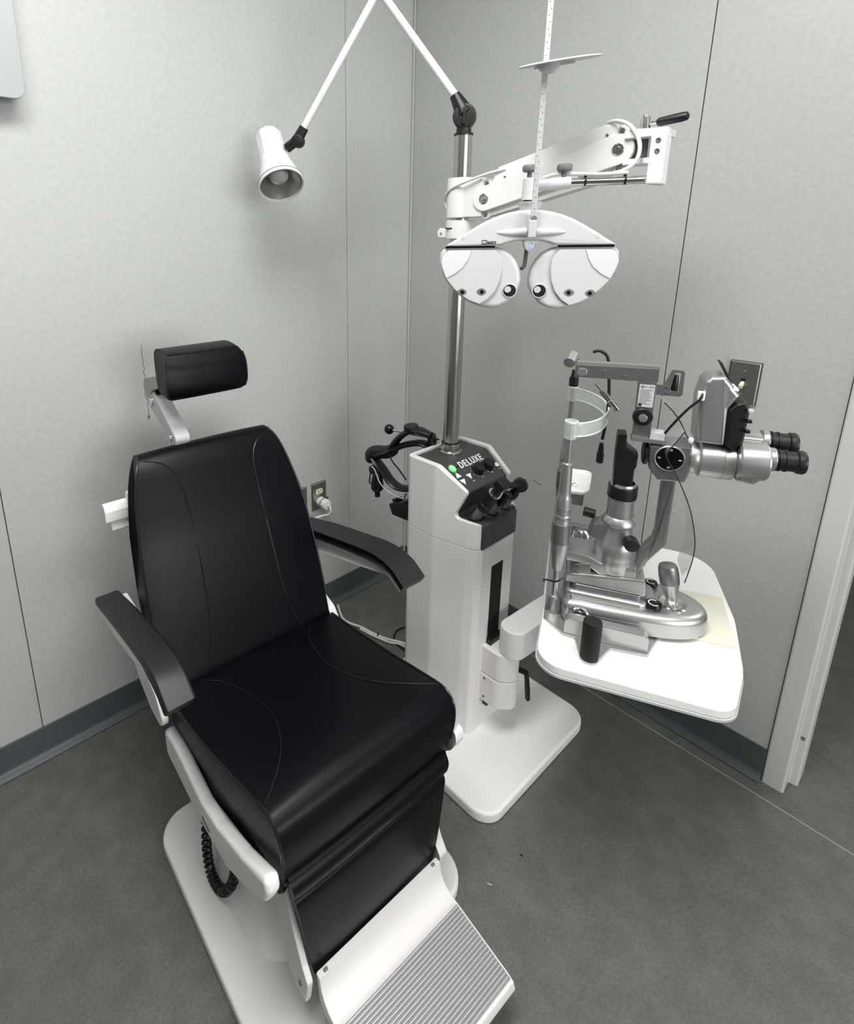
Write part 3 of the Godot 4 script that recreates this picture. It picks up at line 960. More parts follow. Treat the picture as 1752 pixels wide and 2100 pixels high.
# ------------------------------------------------------------------ phoropter
func phoropter() -> void:
	var t := thing("phoropter", "white twin lens phoropter head hanging in front of the pole", "phoropter", Vector3(0.897, 1.436, 0.573), 36.87)
	var cx := -0.0085
	for s in [-1.0, 1.0]:
		# one half: flattened disc with its outer shoulder, s mirrors it
		var half := [0.0085, -0.030, 0.012, -0.008, 0.022, 0.012, 0.034, 0.026, 0.050, 0.036, 0.062, 0.0395, 0.172, 0.0395, 0.181, 0.036, 0.187, 0.029, 0.189, 0.012, 0.186, -0.006, 0.176, -0.030, 0.160, -0.050, 0.142, -0.067, 0.118, -0.083, 0.092, -0.0925, 0.070, -0.0955, 0.052, -0.0925, 0.034, -0.083, 0.019, -0.066, 0.010, -0.047]
		var poly := PackedVector2Array()
		for i in range(0, half.size(), 2):
			poly.append(Vector2(cx + s * half[i], half[i + 1]))
		var u := put("lens_unit", L().ext(poly, -0.055, 0.004, 0.009, 3), M.phor, t)
		# raised face plate
		var face := [0.066, 0.0345, 0.168, 0.0345, 0.178, 0.026, 0.184, 0.010, 0.181, -0.006, 0.171, -0.030, 0.155, -0.050, 0.137, -0.066, 0.118, -0.078, 0.095, -0.0855, 0.0765, -0.073, 0.0625, -0.055, 0.054, -0.033, 0.0505, -0.008, 0.053, 0.016]
		var pf := PackedVector2Array()
		for i in range(0, face.size(), 2):
			pf.append(Vector2(cx + s * face[i], face[i + 1]))
		put("face_plate", L().ext(pf, 0.002, 0.011, 0.002), M.phor, u)
		# pearl corner facet on the face plate
		var fac := [0.118, 0.034, 0.167, 0.034, 0.1785, 0.026, 0.1845, 0.010, 0.181, -0.006, 0.172, -0.028, 0.152, -0.018, 0.136, -0.004, 0.125, 0.013]
		var pq := PackedVector2Array()
		for i in range(0, fac.size(), 2):
			pq.append(Vector2(cx + s * fac[i], fac[i + 1]))
		put("corner_facet", L().ext(pq, 0.008, 0.0135, 0.002), M.pearl, u)
		# sight hole: tube, dark bore and pale lens behind
		var hx: float = cx + s * 0.0315
		put("sight_ring", L().along(Vector3(hx, -0.055, 0.002), Vector3.BACK).lathe(P([0.0165, 0.0, 0.0165, 0.003, 0.0155, 0.0045, 0.0138, 0.0045, 0.0134, 0.0025]), 32, false), M.light_grey, u)
		put("sight_bore", L().along(Vector3(hx, -0.055, 0.0015), Vector3.BACK).cyl(0.0137, 0.0, 0.004, 0.0, 32), M.void, u)
		put("sight_lens", L().along(Vector3(hx - 0.0042, -0.0520, 0.0055), Vector3.BACK).cyl(0.0072, 0.0, 0.0012, 0.0, 24), M.light_grey, u)
		# two small windows
		for k in [[0.0925, -0.0575], [0.1355, -0.0585]]:
			var eye := PackedVector2Array()
			for i in 24:
				var a := TAU * i / 24.0
				eye.append(Vector2(cx + s * k[0] + cos(a) * 0.0105, k[1] + sin(a) * 0.0082 * (1.0 - 0.25 * absf(cos(a)))))
			put("window", L().ext(eye, 0.009, 0.0118, 0.0006), M.grey, u)
			put("window_pin", L().along(Vector3(cx + s * (k[0] - 0.001), k[1], 0.0115), Vector3.BACK).cyl(0.0042, 0.0, 0.001, 0.0, 14), M.black_gloss, u)
		# dark gap between unit and hood
		put("gap_strip", L().box(Vector3(cx + s * 0.122, 0.0415, -0.022), Vector3(0.108, 0.006, 0.040)), M.void, u)
	# hood
	var hood := []
	var right := [0.0, 0.1175, 0.022, 0.117, 0.044, 0.113, 0.066, 0.1065, 0.090, 0.0965, 0.112, 0.0845, 0.137, 0.069, 0.160, 0.054, 0.177, 0.0435, 0.058, 0.0435, 0.044, 0.0485, 0.028, 0.0525, 0.0, 0.054]
	for i in range(0, right.size(), 2):
		hood.append_array([cx + right[i], right[i + 1]])
	for i in range(right.size() - 4, 0, -2):
		hood.append_array([cx - right[i], right[i + 1]])
	var hd := put("hood", L().ext(P(hood), -0.050, 0.016, 0.006, 3), M.phor, t)
	for s in [-1.0, 1.0]:
		var hf := PackedVector2Array()
		for k in [0.100, 0.0895, 0.112, 0.083, 0.137, 0.0675, 0.158, 0.054, 0.174, 0.0445, 0.116, 0.0445, 0.110, 0.058, 0.104, 0.074]:
			hf.append(Vector2(k, 0))
		var q2 := PackedVector2Array()
		for i in range(0, hf.size(), 2):
			q2.append(Vector2(cx + s * hf[i].x, hf[i + 1].x))
		put("hood_facet", L().ext(q2, 0.004, 0.0155, 0.004), M.pearl, hd)
		put("hood_screw", L().along(Vector3(cx + s * 0.137, 0.0615, 0.0155), Vector3.BACK).cyl(0.0045, 0.0, 0.0012, 0.0004, 16), M.phor, hd)
	put("spindle", L().at(Vector3(cx + 0.004, 0.071, 0.014)).ball(0.0098, Vector3(7.6, 1.0, 0.9), 24), M.phor, hd)
	put("logo_square", L().box(Vector3(-0.1005, 0.0512, 0.0165), Vector3(0.011, 0.0095, 0.001)), M.ink, hd)
	text("logo_letter", "m", 0.0055, 0.008, 0.0006, Transform3D(Basis.IDENTITY, Vector3(-0.1005, 0.0512, 0.0172)), M.print_white, hd, true, true)
	text("lettering", "MARCO", 0.0066, 0.0185, 0.0006, Transform3D(Basis.IDENTITY, Vector3(-0.0845, 0.0502, 0.0169)), M.ink, hd, true, true)
	# forehead piece
	var br := put("brow_piece", L().ext(Sh.rp(P([-0.021, 0.056, 0.009, 0.056, 0.004, 0.036, -0.004, 0.026, -0.014, 0.036]), 0.006, 4), -0.02, 0.012, 0.004), M.phor, t)
	put("status_light", L().along(Vector3(-0.0035, 0.0405, 0.011), Vector3.BACK).lathe(P([0.0042, 0.0, 0.004, 0.002, 0.0, 0.0035]), 16), M.blue, br).set_meta("label", "small blue status light")
	put("brow_hook", L().tube(curve(Q([-0.009, 0.036, -0.006, -0.010, 0.016, -0.004, -0.0115, 0.002, -0.002, -0.014, -0.003, 0.002, -0.018, -0.0065, 0.006]), 5), 0.0042, 10), M.dark, br)
	# mount on top, rod to the arm
	put("mount_cone", L().at(Vector3(-0.0085, 0, -0.010)).lathe(P([0.018, 0.112, 0.0195, 0.118, 0.0255, 0.130, 0.0265, 0.1335, 0.0185, 0.135]), 28), M.phor, t)
	put("mount_ring", L().at(Vector3(-0.0125, 0, -0.010)).cyl(0.0105, 0.134, 0.140, 0.0), M.black, t)
	var mb := put("mount_block", L().at(Vector3(-0.0125, 0, -0.010)).lathe(P([0.0145, 0.1385, 0.0142, 0.15, 0.0132, 0.182, 0.0118, 0.1835]), 24), M.phor, t)
	put("mount_sleeve", L().tube(Q([-0.005, 0.168, -0.010, 0.030, 0.1695, -0.010, 0.066, 0.1715, -0.010, 0.070, 0.1715, -0.010]), [0.0115, 0.0125, 0.0128, 0.0118], 20), M.phor, mb)
	put("rod", L().tube(Q([0.065, 0.1715, -0.010, 0.226, 0.1725, -0.010]), 0.0082, 18), M.chrome, t)
	for k in [0.098, 0.1745]:
		put("cable_tie", L().along(Vector3(k, 0.1735, -0.010), Vector3.RIGHT).cyl(0.0100, -0.0022, 0.0022, 0.0, 18), M.black, t)
		put("cable_tie", L().box(Vector3(k, 0.187, -0.006), Vector3(0.0045, 0.008, 0.006), 0.001), M.black, t)
	for k in [[-0.0135, 0.2035, 0.1835], [0.056, 0.2025, 0.181]]:
		put("thumb_screw", L().at(Vector3(k[0], 0, -0.010)).lathe(P([0.0135, k[1] - 0.0075, 0.0155, k[1] - 0.004, 0.0155, k[1] + 0.003, 0.0125, k[1] + 0.0065, 0.0, k[1] + 0.007]), 8), M.grey, t)
		put("thumb_screw_stem", L().at(Vector3(k[0], 0, -0.010)).cyl(0.005, k[2] - 0.006, k[1] - 0.006, 0.0, 12), M.grey, t)
	put("cable", L().tube(curve(Q([0.178, 0.187, -0.004, 0.13, 0.1855, -0.002, 0.085, 0.188, -0.006, 0.04, 0.190, -0.016, 0.012, 0.182, -0.022]), 6), 0.0038, 10), M.cord_white, t)
	# near point rod with its reading card disc, clipped to the hood
	var r := thing("near_point_rod", "tall white near point rod with printed scale and round card disc", "reading rod", Vector3(0.897, 1.436, 0.573), 36.87)
	var cl := put("clip", L().box(Vector3(-0.0045, 0.090, 0.024), Vector3(0.020, 0.036, 0.016), 0.002), M.phor, r)
	put("holder", L().box(Vector3(-0.0045, 0.078, 0.036), Vector3(0.016, 0.036, 0.014), 0.002), M.light_grey, r)
	put("clip_screw", L().along(Vector3(-0.0025, 0.0985, 0.034), Vector3.BACK).cyl(0.0065, 0.0, 0.008, 0.001, 8), M.grey, cl)
	var rd := put("rod", L().ext(P([-0.0095, 0.088, 0.0015, 0.088, 0.0055, 0.64, -0.0055, 0.64]), 0.0335, 0.0400, 0.001), M.rod, r)
	for k in 46:
		put("scale_mark", L().box(Vector3(-0.0046 + 0.0072 * k / 60.0 + (0.0018 if k % 2 == 0 else -0.0018), 0.118 + k * 0.0115, 0.0401), Vector3(0.0026, 0.0012, 0.0005)), M.grey, rd)
	var tilt := Basis.from_euler(Vector3(deg_to_rad(11.5), 0, deg_to_rad(4.0)))
	var disc := L()
	disc.m = Transform3D(tilt, Vector3(0.026, 0.399, 0.012))
	var dk := put("card_disc", disc.lathe(P([0.076, -0.0012, 0.0775, 0.0, 0.076, 0.0022, 0.070, 0.0028, 0.0, 0.0028]), 48), M.phor, r)
	dk.set_meta("label", "round white reading card disc seen edge on")
	disc = L()
	disc.m = Transform3D(tilt, Vector3(0.006, 0.392, 0.025))
	put("disc_hub", disc.lathe(P([0.010, -0.016, 0.013, -0.012, 0.020, -0.006, 0.022, -0.001, 0.022, 0.003]), 24), M.light_grey, dk)
	disc = L()
	disc.m = Transform3D(tilt, Vector3(0.012, 0.390, 0.022))
	put("disc_bracket", disc.box(Vector3(0.004, 0.001, 0), Vector3(0.075, 0.004, 0.022), 0.001), M.light_grey, dk)


# ------------------------------------------------------------------ lamp on top of the pole
func exam_lamp() -> void:
	var t := thing("examination_lamp", "white spot lamp on a folding two piece arm above the chair", "lamp", Vector3(0.606, 1.752, 0.455))
	var b := Vector3(0.607, 1.815, 0.455)
	var e := Vector3(0.421, 2.11, 0.584)
	var j := Vector3(0.232, 1.768, 0.716)
	var az := Vector3(-0.815, 0, 0.58)
	var side := Vector3(0.58, 0, 0.815)
	put("pole_cap", W(t).at(Vector3(0.606, 0, 0.455)).lathe(P([0.0245, 1.752, 0.0245, 1.757, 0.019, 1.760, 0.0185, 1.772, 0.021, 1.780]), 28), M.black, t)
	var kn := put("base_joint", W(t).along(b - Vector3(0, 0.018, 0) - side * 0.018, side).cyl(0.0295, 0.0, 0.036, 0.004, 28), M.black, t)
	put("joint_neck", W(t).tube(PackedVector3Array([b - Vector3(0, 0.01, 0), b + (e - b).normalized() * 0.045]), [0.024, 0.0135], 14), M.black, kn)
	put("joint_key", W(t).along(b - Vector3(0, 0.018, 0) + side * 0.016, side).box(Vector3(0, 0.004, 0), Vector3(0.008, 0.010, 0.040), 0.002), M.black, kn)
	put("lower_arm", W(t).tube(PackedVector3Array([b + (e - b).normalized() * 0.040, e]), 0.0100, 16), M.gloss, t)
	put("elbow", W(t).along(e + Vector3(0, 0.006, 0) - side * 0.015, side).cyl(0.026, 0.0, 0.030, 0.004, 24), M.black, t)
	put("upper_arm", W(t).tube(PackedVector3Array([e, j + (e - j).normalized() * 0.030]), 0.0100, 16), M.gloss, t)
	var ax := Vector3(0.60, -0.775, 0.20).normalized()                # where the lamp looks
	var mouth := Vector3(0.232, 1.643, 0.775)
	var hj := put("head_joint", W(t).along(j + Vector3(0.004, -0.004, 0.0) - side * 0.013, side).cyl(0.0175, 0.0, 0.028, 0.004, 22), M.black, t)
	put("joint_neck", W(t).tube(PackedVector3Array([j, j + (e - j).normalized() * 0.038]), [0.0155, 0.0135], 12), M.black, hj)
	var root := mouth - ax * 0.105
	put("joint_stub", W(t).tube(PackedVector3Array([j, j.lerp(root, 0.45)]), 0.0135, 12), M.black, hj)
	var hint := Vector3(0, 1, 0)
	var sh := put("lamp_shade", W(t).along(mouth, -ax, hint).lathe(P([0.0, 0.082, 0.036, 0.080, 0.054, 0.034, 0.0595, 0.004, 0.0605, 0.001, 0.0640, 0.0, 0.0655, 0.004, 0.0645, 0.010, 0.0610, 0.012, 0.0600, 0.020, 0.0530, 0.048, 0.0450, 0.078, 0.0430, 0.098, 0.0400, 0.100, 0.0390, 0.135, 0.0, 0.136]), 48), M.gloss, t)
	put("reflector", W(t).along(mouth, -ax, hint).lathe(P([0.0575, 0.006, 0.0510, 0.032, 0.040, 0.062, 0.030, 0.073, 0.0, 0.074]), 40, false), M.reflector, sh)
	put("bulb", W(t).along(mouth, -ax, hint).lathe(P([0.0, 0.020, 0.010, 0.021, 0.022, 0.026, 0.028, 0.034, 0.028, 0.046, 0.018, 0.072]), 28), M.bulb, sh)
	put("rear_housing", W(t).along(mouth, -ax, hint).lathe(P([0.0415, 0.096, 0.0410, 0.100, 0.0385, 0.188, 0.0340, 0.197, 0.0, 0.198]), 10), M.gloss, sh, 25.0)
	put("shade_ring", W(t).along(mouth, -ax, hint).lathe(P([0.0615, 0.0095, 0.0657, 0.0095, 0.0650, 0.0118, 0.0612, 0.0118]), 48, false), M.grey, sh)


# ------------------------------------------------------------------ table
func tb(x: float, y: float, z: float) -> Vector3:       # (u, height over the top, v) into the table's frame
	return Vector3(x, y, -z)

func table() -> void:
	var t := thing("instrument_table", "thick white table top with rounded corners carrying the slit lamp", "table", Vector3(1.061, 0.67, 0.629), 27.4)
	var out := P([-0.024, 0.400, -0.026, 0.006, -0.032, -0.176, 0.305, -0.176, 0.345, -0.05, 0.366, 0.12, 0.362, 0.385, 0.06, 0.410])
	var poly := PackedVector2Array()
	for p in out:
		poly.append(Vector2(p.x, -p.y))
	var top := put("table_top", L().plan().ext(Sh.rp(poly, [0.03, 0.0, 0.05, 0.045, 0.25, 0.25, 0.08, 0.02], 8), -0.019, 0.0, 0.003, 3), M.panel_white, t)
	put("edge_band", L().plan().ext(Sh.inset(Sh.rp(poly, [0.03, 0.0, 0.05, 0.045, 0.25, 0.25, 0.08, 0.02], 8), 0.003), -0.024, -0.019, 0.0), M.light_grey, top)
	# cream friction sheet under the joystick
	var sheet := PackedVector2Array()
	for p in P([0.06, 0.188, 0.355, 0.192, 0.3475, 0.014, 0.06, 0.02]):
		sheet.append(Vector2(p.x, -p.y))
	put("friction_sheet", L().plan().ext(Sh.rp(sheet, 0.004, 2), 0.0002, 0.0062, 0.001), M.cream, t)


# ------------------------------------------------------------------ slit lamp
func uv(a: Array) -> PackedVector2Array:
	var o := PackedVector2Array()
	for i in range(0, a.size(), 2):
		o.append(Vector2(a[i], -a[i + 1]))
	return o

func slit_lamp() -> void:
	var t := thing("slit_lamp", "silver slit lamp microscope with chin rest and joystick on the white table", "slit lamp", Vector3(1.061, 0.67, 0.629), 27.4)
	# foot plate of the chin rest frame, with the grip lug
	var fp := uv([-0.024, -0.034, 0.018, -0.076, 0.040, -0.078, 0.050, -0.135, 0.060, -0.146, 0.076, -0.146, 0.084, -0.132, 0.108, -0.086, 0.176, -0.080, 0.206, -0.004, 0.206, 0.02, 0.06, 0.03, 0.06, 0.264, 0.206, 0.274, 0.206, 0.298, 0.176, 0.374, 0.018, 0.370, -0.024, 0.328])
	put("foot_plate", L().plan().ext(Sh.rp(fp, 0.004, 2), 0.0003, 0.006, 0.001), M.silver, t)
	for v in [-0.063, 0.357]:
		var rc := PackedVector2Array(Sh.rp(P([0.018, 0.006, 0.176, 0.006, 0.176, 0.044, 0.018, 0.044]), [0.0, 0.0, 0.012, 0.012], 5))
		put("rail_cover", L().ext(rc, -v - 0.012, -v + 0.010, 0.002), M.silver, t)
	# axle with wheels
	put("axle", L().along(tb(0.048, 0.026, 0.36), Vector3.BACK).cyl(0.006, 0.0, 0.41, 0.0, 12), M.chrome, t)
	for v in [-0.035, 0.33]:
		put("toothed_wheel", L().along(tb(0.048, 0.027, v), Vector3.BACK).lathe(P([0.006, 0.0, 0.022, 0.0, 0.0225, 0.006, 0.019, 0.008, 0.016, 0.006, 0.006, 0.006]), 28), M.chrome, t)
	put("hand_grip", L().at(tb(0.067, 0, -0.130)).lathe(P([0.0172, 0.0055, 0.0178, 0.012, 0.0178, 0.086, 0.0168, 0.0905, 0.014, 0.092, 0.0, 0.092]), 26), M.rubber, t).set_meta("label", "upright black patient grip")
	# chin rest frame: two posts
	for v in [0.0, 0.294]:
		var po := put("frame_post", L().at(tb(-0.006, 0, v)).lathe(P([0.0185, 0.004, 0.0178, 0.016, 0.0135, 0.038, 0.0115, 0.044, 0.0068, 0.045, 0.0066, 0.110, 0.0115, 0.112, 0.0165, 0.150, 0.0190, 0.178, 0.0190, 0.224, 0.0175, 0.228, 0.0178, 0.232, 0.0165, 0.234, 0.0165, 0.242, 0.0175, 0.244, 0.0160, 0.247, 0.0158, 0.260, 0.0170, 0.263, 0.0158, 0.267, 0.0157, 0.284, 0.0135, 0.287, 0.0125, 0.300, 0.0105, 0.363, 0.0062, 0.365, 0.0062, 0.452]), 26), M.silver, t)
		put("post_collar", L().at(tb(-0.006, 0, v)).cyl(0.0194, 0.178, 0.226, 0.001, 26), M.silver_dark, po)
	put("post_plug", L().at(tb(-0.006, 0, 0.294)).lathe(P([0.0095, 0.456, 0.0112, 0.458, 0.0112, 0.478, 0.0075, 0.486, 0.006, 0.500]), 18), M.black, t)
	put("cross_bar", L().tube(PackedVector3Array([tb(-0.006, 0.236, 0.0), tb(-0.006, 0.236, 0.294)]), 0.006, 12), M.silver_dark, t)
	# clear head band
	var arc := curve(PackedVector3Array([tb(-0.008, 0, 0.0), tb(0.020, 0, 0.012), tb(0.048, 0, 0.050), tb(0.066, 0, 0.110), tb(0.068, 0, 0.165), tb(0.055, 0, 0.225), tb(0.026, 0, 0.275), tb(-0.006, 0, 0.294)]), 6)
	var hb := L()
	var hr := L()
	var r1 := PackedVector3Array()
	var r2 := PackedVector3Array()
	for p in arc:
		r1.append(p + Vector3(0, 0.438, 0))
		r2.append(p + Vector3(0, 0.4525, 0))
	hb.tube(r1, 0.0155, 12, false, Vector2(1.0, 0.11), Vector3.UP)
	hr.tube(r2, 0.0019, 8)
	var r3 := PackedVector3Array()
	for p in arc:
		r3.append(p + Vector3(0, 0.4235, 0))
	hr.tube(r3, 0.0019, 8)
	var band := put("head_band", hb, M.acrylic, t)
	put("band_rim", hr, M.rim, band)
	for v in [0.0, 0.294]:
		put("band_sleeve", L().at(tb(-0.006, 0, v)).lathe(P([0.0118, 0.420, 0.0130, 0.424, 0.0130, 0.454, 0.0120, 0.457, 0.0080, 0.457]), 22), M.acrylic, band)
		put("sleeve_rim", L().at(tb(-0.006, 0, v)).lathe(P([0.0112, 0.455, 0.0132, 0.455, 0.0132, 0.4585, 0.0112, 0.4585]), 22, false), M.rim, band)
	# chin rest cup
	var cp := uv([-0.006, 0.205, -0.008, 0.095, 0.004, 0.080, 0.034, 0.082, 0.044, 0.098, 0.050, 0.195, 0.044, 0.206])
	var cup := put("chin_rest", L().plan().ext(Sh.rp(cp, 0.010, 4), 0.258, 0.266, 0.003), M.panel_white, t)
	var rimp := PackedVector3Array()
	for p in Sh.rp(cp, 0.010, 4):
		rimp.append(Vector3(p.x, 0.2665, p.y))
	put("cup_rim", L().tube(rimp, 0.0035, 8, true), M.panel_white, cup)
	put("cup_bracket", L().plan().ext(Sh.rp(uv([-0.004, 0.086, 0.036, 0.088, 0.042, 0.176, -0.004, 0.182]), 0.008, 3), 0.228, 0.258, 0.003), M.silver_dark, cup)
	put("cup_stud", L().at(tb(0.014, 0, 0.110)).lathe(P([0.006, 0.264, 0.006, 0.270, 0.003, 0.273, 0.0, 0.273]), 14), M.chrome, cup)
	# sliding base
	var bo := curve2([0.012, 0.020, 0.016, -0.124, 0.06, -0.139, 0.10, -0.140, 0.20, -0.130, 0.255, -0.112, 0.287, -0.084, 0.297, -0.052, 0.287, -0.022, 0.255, 0.004, 0.20, 0.021, 0.10, 0.031, 0.05, 0.031], 5, true)
	var bs := put("sliding_base", L().plan().ext(bo, 0.010, 0.034, 0.001), M.silver, t)
	put("base_top", L().plan().ext(Sh.inset(bo, 0.0006) if not Geometry2D.is_polygon_clockwise(bo) else Sh.inset(bo, -0.0006), 0.0135, 0.056, 0.017, 6), M.silver, bs)
	put("base_ridge", L().plan().ext(Sh.rp(uv([0.016, -0.006, 0.165, 0.000, 0.196, 0.02, 0.196, 0.085, 0.165, 0.106, 0.016, 0.112]), 0.016, 4), 0.050, 0.066, 0.008, 3), M.silver, bs)
	put("base_step", L().plan().ext(Sh.rp(uv([0.030, 0.004, 0.160, 0.008, 0.176, 0.02, 0.176, 0.085, 0.160, 0.098, 0.030, 0.100]), 0.010, 4), 0.064, 0.080, 0.003, 3), M.silver_dark, bs)
	for k in [[0.190, 0.015, 1.22], [0.193, 0.098, 1.0]]:
		var kn := put("base_knob", L().at(tb(k[0], 0, k[1])).lathe(P([0.0105 * k[2], 0.050, 0.0135 * k[2], 0.056, 0.0138 * k[2], 0.064, 0.0125 * k[2], 0.067, 0.0, 0.0675]), 26), M.black_gloss, bs)
		var ring := PackedVector3Array()
		for i in 19:
			var a := deg_to_rad(60.0 + i * 14.0)
			ring.append(tb(k[0] + cos(a) * 0.0085 * k[2], 0.0674, k[1] + sin(a) * 0.0085 * k[2]))
		put("white_arc", L().tube(ring, 0.0013, 6, false, Vector2(0.3, 1.0), Vector3.UP), M.print_white, kn)
	put("joystick_dish", L().at(tb(0.229, 0, 0.043)).lathe(P([0.0285, 0.053, 0.0285, 0.058, 0.0255, 0.0595, 0.017, 0.056, 0.0, 0.0555]), 30), M.chrome, bs)
	var jd := tb(0.210, 0.144, 0.047) - tb(0.229, 0.055, 0.043)
	var js := put("joystick", L().along(tb(0.229, 0.055, 0.043), jd).lathe(P([0.0105, 0.0, 0.0105, 0.006, 0.0155, 0.036, 0.0185, 0.050, 0.0186, 0.052, 0.0192, 0.070, 0.0182, 0.085, 0.0165, 0.0905, 0.010, 0.093, 0.0, 0.0935]), 26), M.silver, t)
	put("joystick_cap", L().along(tb(0.229, 0.055, 0.043), jd).lathe(P([0.0190, 0.052, 0.0197, 0.070, 0.0187, 0.0855, 0.0168, 0.0912, 0.010, 0.0938, 0.0, 0.0942]), 26), M.silver_dark, js)
	# swinging carrier: stepped block and the bent microscope arm
	put("carrier_block", L().ext(Sh.rp(P([0.013, 0.080, 0.013, 0.100, 0.060, 0.108, 0.142, 0.117, 0.168, 0.120, 0.172, 0.082]), [0.002, 0.006, 0.0, 0.0, 0.006, 0.002], 3), -0.094, -0.006, 0.004), M.silver, t)
	put("carrier_shelf", L().ext(P([0.022, 0.100, 0.030, 0.124, 0.060, 0.132, 0.064, 0.108]), -0.088, -0.012, 0.003), M.silver_dark, t)
	put("lamp_carrier", L().ext(P([0.012, 0.128, 0.010, 0.150, 0.055, 0.148, 0.080, 0.136, 0.150, 0.140, 0.150, 0.116, 0.080, 0.108, 0.050, 0.126]), -0.090, -0.014, 0.004), M.silver, t)
	put("microscope_arm", L().ext(Sh.rp(P([0.134, 0.112, 0.152, 0.108, 0.173, 0.150, 0.200, 0.194, 0.2005, 0.346, 0.176, 0.346, 0.177, 0.206, 0.150, 0.164]), [0.0, 0.0, 0.02, 0.02, 0.0, 0.0, 0.02, 0.02], 4), -0.066, -0.036, 0.005), M.silver_dark, t)
	# illumination tower
	var c := tb(0.1075, 0, 0.05)
	var tw := put("lamp_tower", L().at(c).lathe(P([0.033, 0.108, 0.041, 0.118, 0.0425, 0.140, 0.0410, 0.146, 0.0425, 0.150, 0.0425, 0.168, 0.0400, 0.182, 0.0300, 0.205, 0.0300, 0.222, 0.0335, 0.226, 0.0330, 0.232, 0.0275, 0.240, 0.0262, 0.2415, 0.0262, 0.284]), 36), M.silver, t)
	put("tower_collar", L().at(c).cyl(0.0290, 0.284, 0.313, 0.003, 36), M.black, tw)
	put("collar_ring", L().at(c).lathe(P([0.0232, 0.3125, 0.0255, 0.3125, 0.0240, 0.318, 0.0222, 0.318]), 36, false), M.silver, tw)
	put("prism_housing", L().ext(Sh.rp(P([0.086, 0.313, 0.084, 0.390, 0.085, 0.430, 0.1015, 0.4305, 0.1035, 0.405, 0.1265, 0.388, 0.1260, 0.362, 0.1230, 0.356, 0.1230, 0.313]), 0.002, 2), -0.068, -0.032, 0.003), M.black, tw)
	put("tower_knob", L().along(tb(0.1285, 0.203, 0.012), Vector3.BACK + Vector3(0.2, 0, 0)).cyl(0.0150, 0.0, 0.022, 0.003, 24), M.black, tw)
	put("tower_knob", L().along(tb(0.062, 0.222, 0.072), Vector3(-1, 0.15, 0)).cyl(0.0105, 0.0, 0.024, 0.002, 18), M.black, tw)
	put("tower_knob", L().along(tb(0.126, 0.230, 0.072), Vector3(1, 0.1, 0)).cyl(0.0085, 0.0, 0.012, 0.002, 18), M.black, tw)
	put("knob_arm", L().ext(Sh.rp(P([0.050, 0.190, 0.058, 0.218, 0.084, 0.226, 0.094, 0.200, 0.070, 0.178]), 0.005, 3), -0.070, -0.030, 0.003), M.silver_dark, tw)
	# microscope
	var mh := put("scope_body", L().ext(Sh.rp(P([0.1420, 0.418, 0.2160, 0.424, 0.2200, 0.380, 0.2120, 0.346, 0.1650, 0.344, 0.1470, 0.366]), 0.004, 3), -0.084, -0.020, 0.004), M.silver_dark, t)
	put("objective", L().along(tb(0.143, 0.392, 0.05), Vector3.LEFT).lathe(P([0.026, 0.0, 0.026, 0.005, 0.022, 0.008, 0.018, 0.006, 0.0, 0.005]), 28), M.black, mh)
	var dial := put("magnification_dial", L().along(tb(0.179, 0.396, 0.020), Vector3.BACK).lathe(P([0.0268, 0.0, 0.0268, 0.004, 0.0255, 0.0055, 0.0240, 0.0048, 0.0, 0.0044]), 40), M.silver, mh)
	put("dial_face", L().along(tb(0.179, 0.396, 0.0158), Vector3.BACK).cyl(0.0242, 0.0, 0.0014, 0.0005, 36), M.glass_dark, dial)
	for k in [["10", 0.0, 0.0185], ["16", -0.0185, 0.0], ["40", 0.0180, -0.001], ["25", 0.0, -0.0185]]:
		text("dial_number", k[0], 0.0036, 0.0058, 0.0004, Transform3D(Basis.IDENTITY, tb(0.179 + k[1], 0.396 + k[2], 0.0142)), M.light_grey, dial)
	var uax := Vector3(1.0, 0.0, 0.0)
	var tu := put("scope_tube", L().along(tb(0.214, 0.3935, 0.05), uax).lathe(P([0.0290, 0.0, 0.0330, 0.002, 0.0345, 0.008, 0.0320, 0.016, 0.0340, 0.0185, 0.0370, 0.020, 0.0372, 0.056, 0.0360, 0.057, 0.0372, 0.058, 0.0372, 0.075, 0.0350, 0.077, 0.0330, 0.079]), 40), M.silver, t)
	for k in [[0.407, 0.030, 0.0355], [0.420, 0.078, 0.0300]]:
		put("ocular_tube", L().along(tb(0.291, k[0], k[1]), uax).lathe(P([k[2] - 0.003, 0.0, k[2], 0.003, k[2] + 0.0005, 0.044, k[2] - 0.002, 0.0475, 0.0240, 0.0485]), 36), M.silver, tu)
	put("ocular_heel", L().ext(Sh.rp(P([0.292, 0.366, 0.292, 0.400, 0.334, 0.400, 0.334, 0.376, 0.322, 0.3635]), 0.005, 3), -0.086, -0.012, 0.008, 3), M.silver, tu)
	put("ocular_bridge", L().ext(Sh.rp(P([0.293, 0.420, 0.293, 0.4475, 0.336, 0.446, 0.336, 0.420]), 0.004, 3), -0.098, -0.050, 0.006, 3), M.silver, tu)
	for k in [[0.416, 0.026], [0.433, 0.080]]:
		var ep := put("eyepiece", L().along(tb(0.340, k[0], k[1]), Vector3(1, 0.0, 0)).lathe(P([0.0215, 0.0, 0.0215, 0.010, 0.0190, 0.0105, 0.0190, 0.012, 0.0210, 0.0125, 0.0210, 0.016, 0.0195, 0.017, 0.0195, 0.022, 0.0210, 0.0225, 0.0210, 0.026, 0.0190, 0.027, 0.0190, 0.040, 0.0215, 0.042, 0.0222, 0.050, 0.0205, 0.054, 0.0150, 0.055, 0.0, 0.053]), 32), M.black, tu)
		put("eyepiece_sleeve", L().along(tb(0.338, k[0], k[1]), Vector3(1, 0, 0)).cyl(0.0225, 0.0, 0.010, 0.001, 32), M.silver, ep)
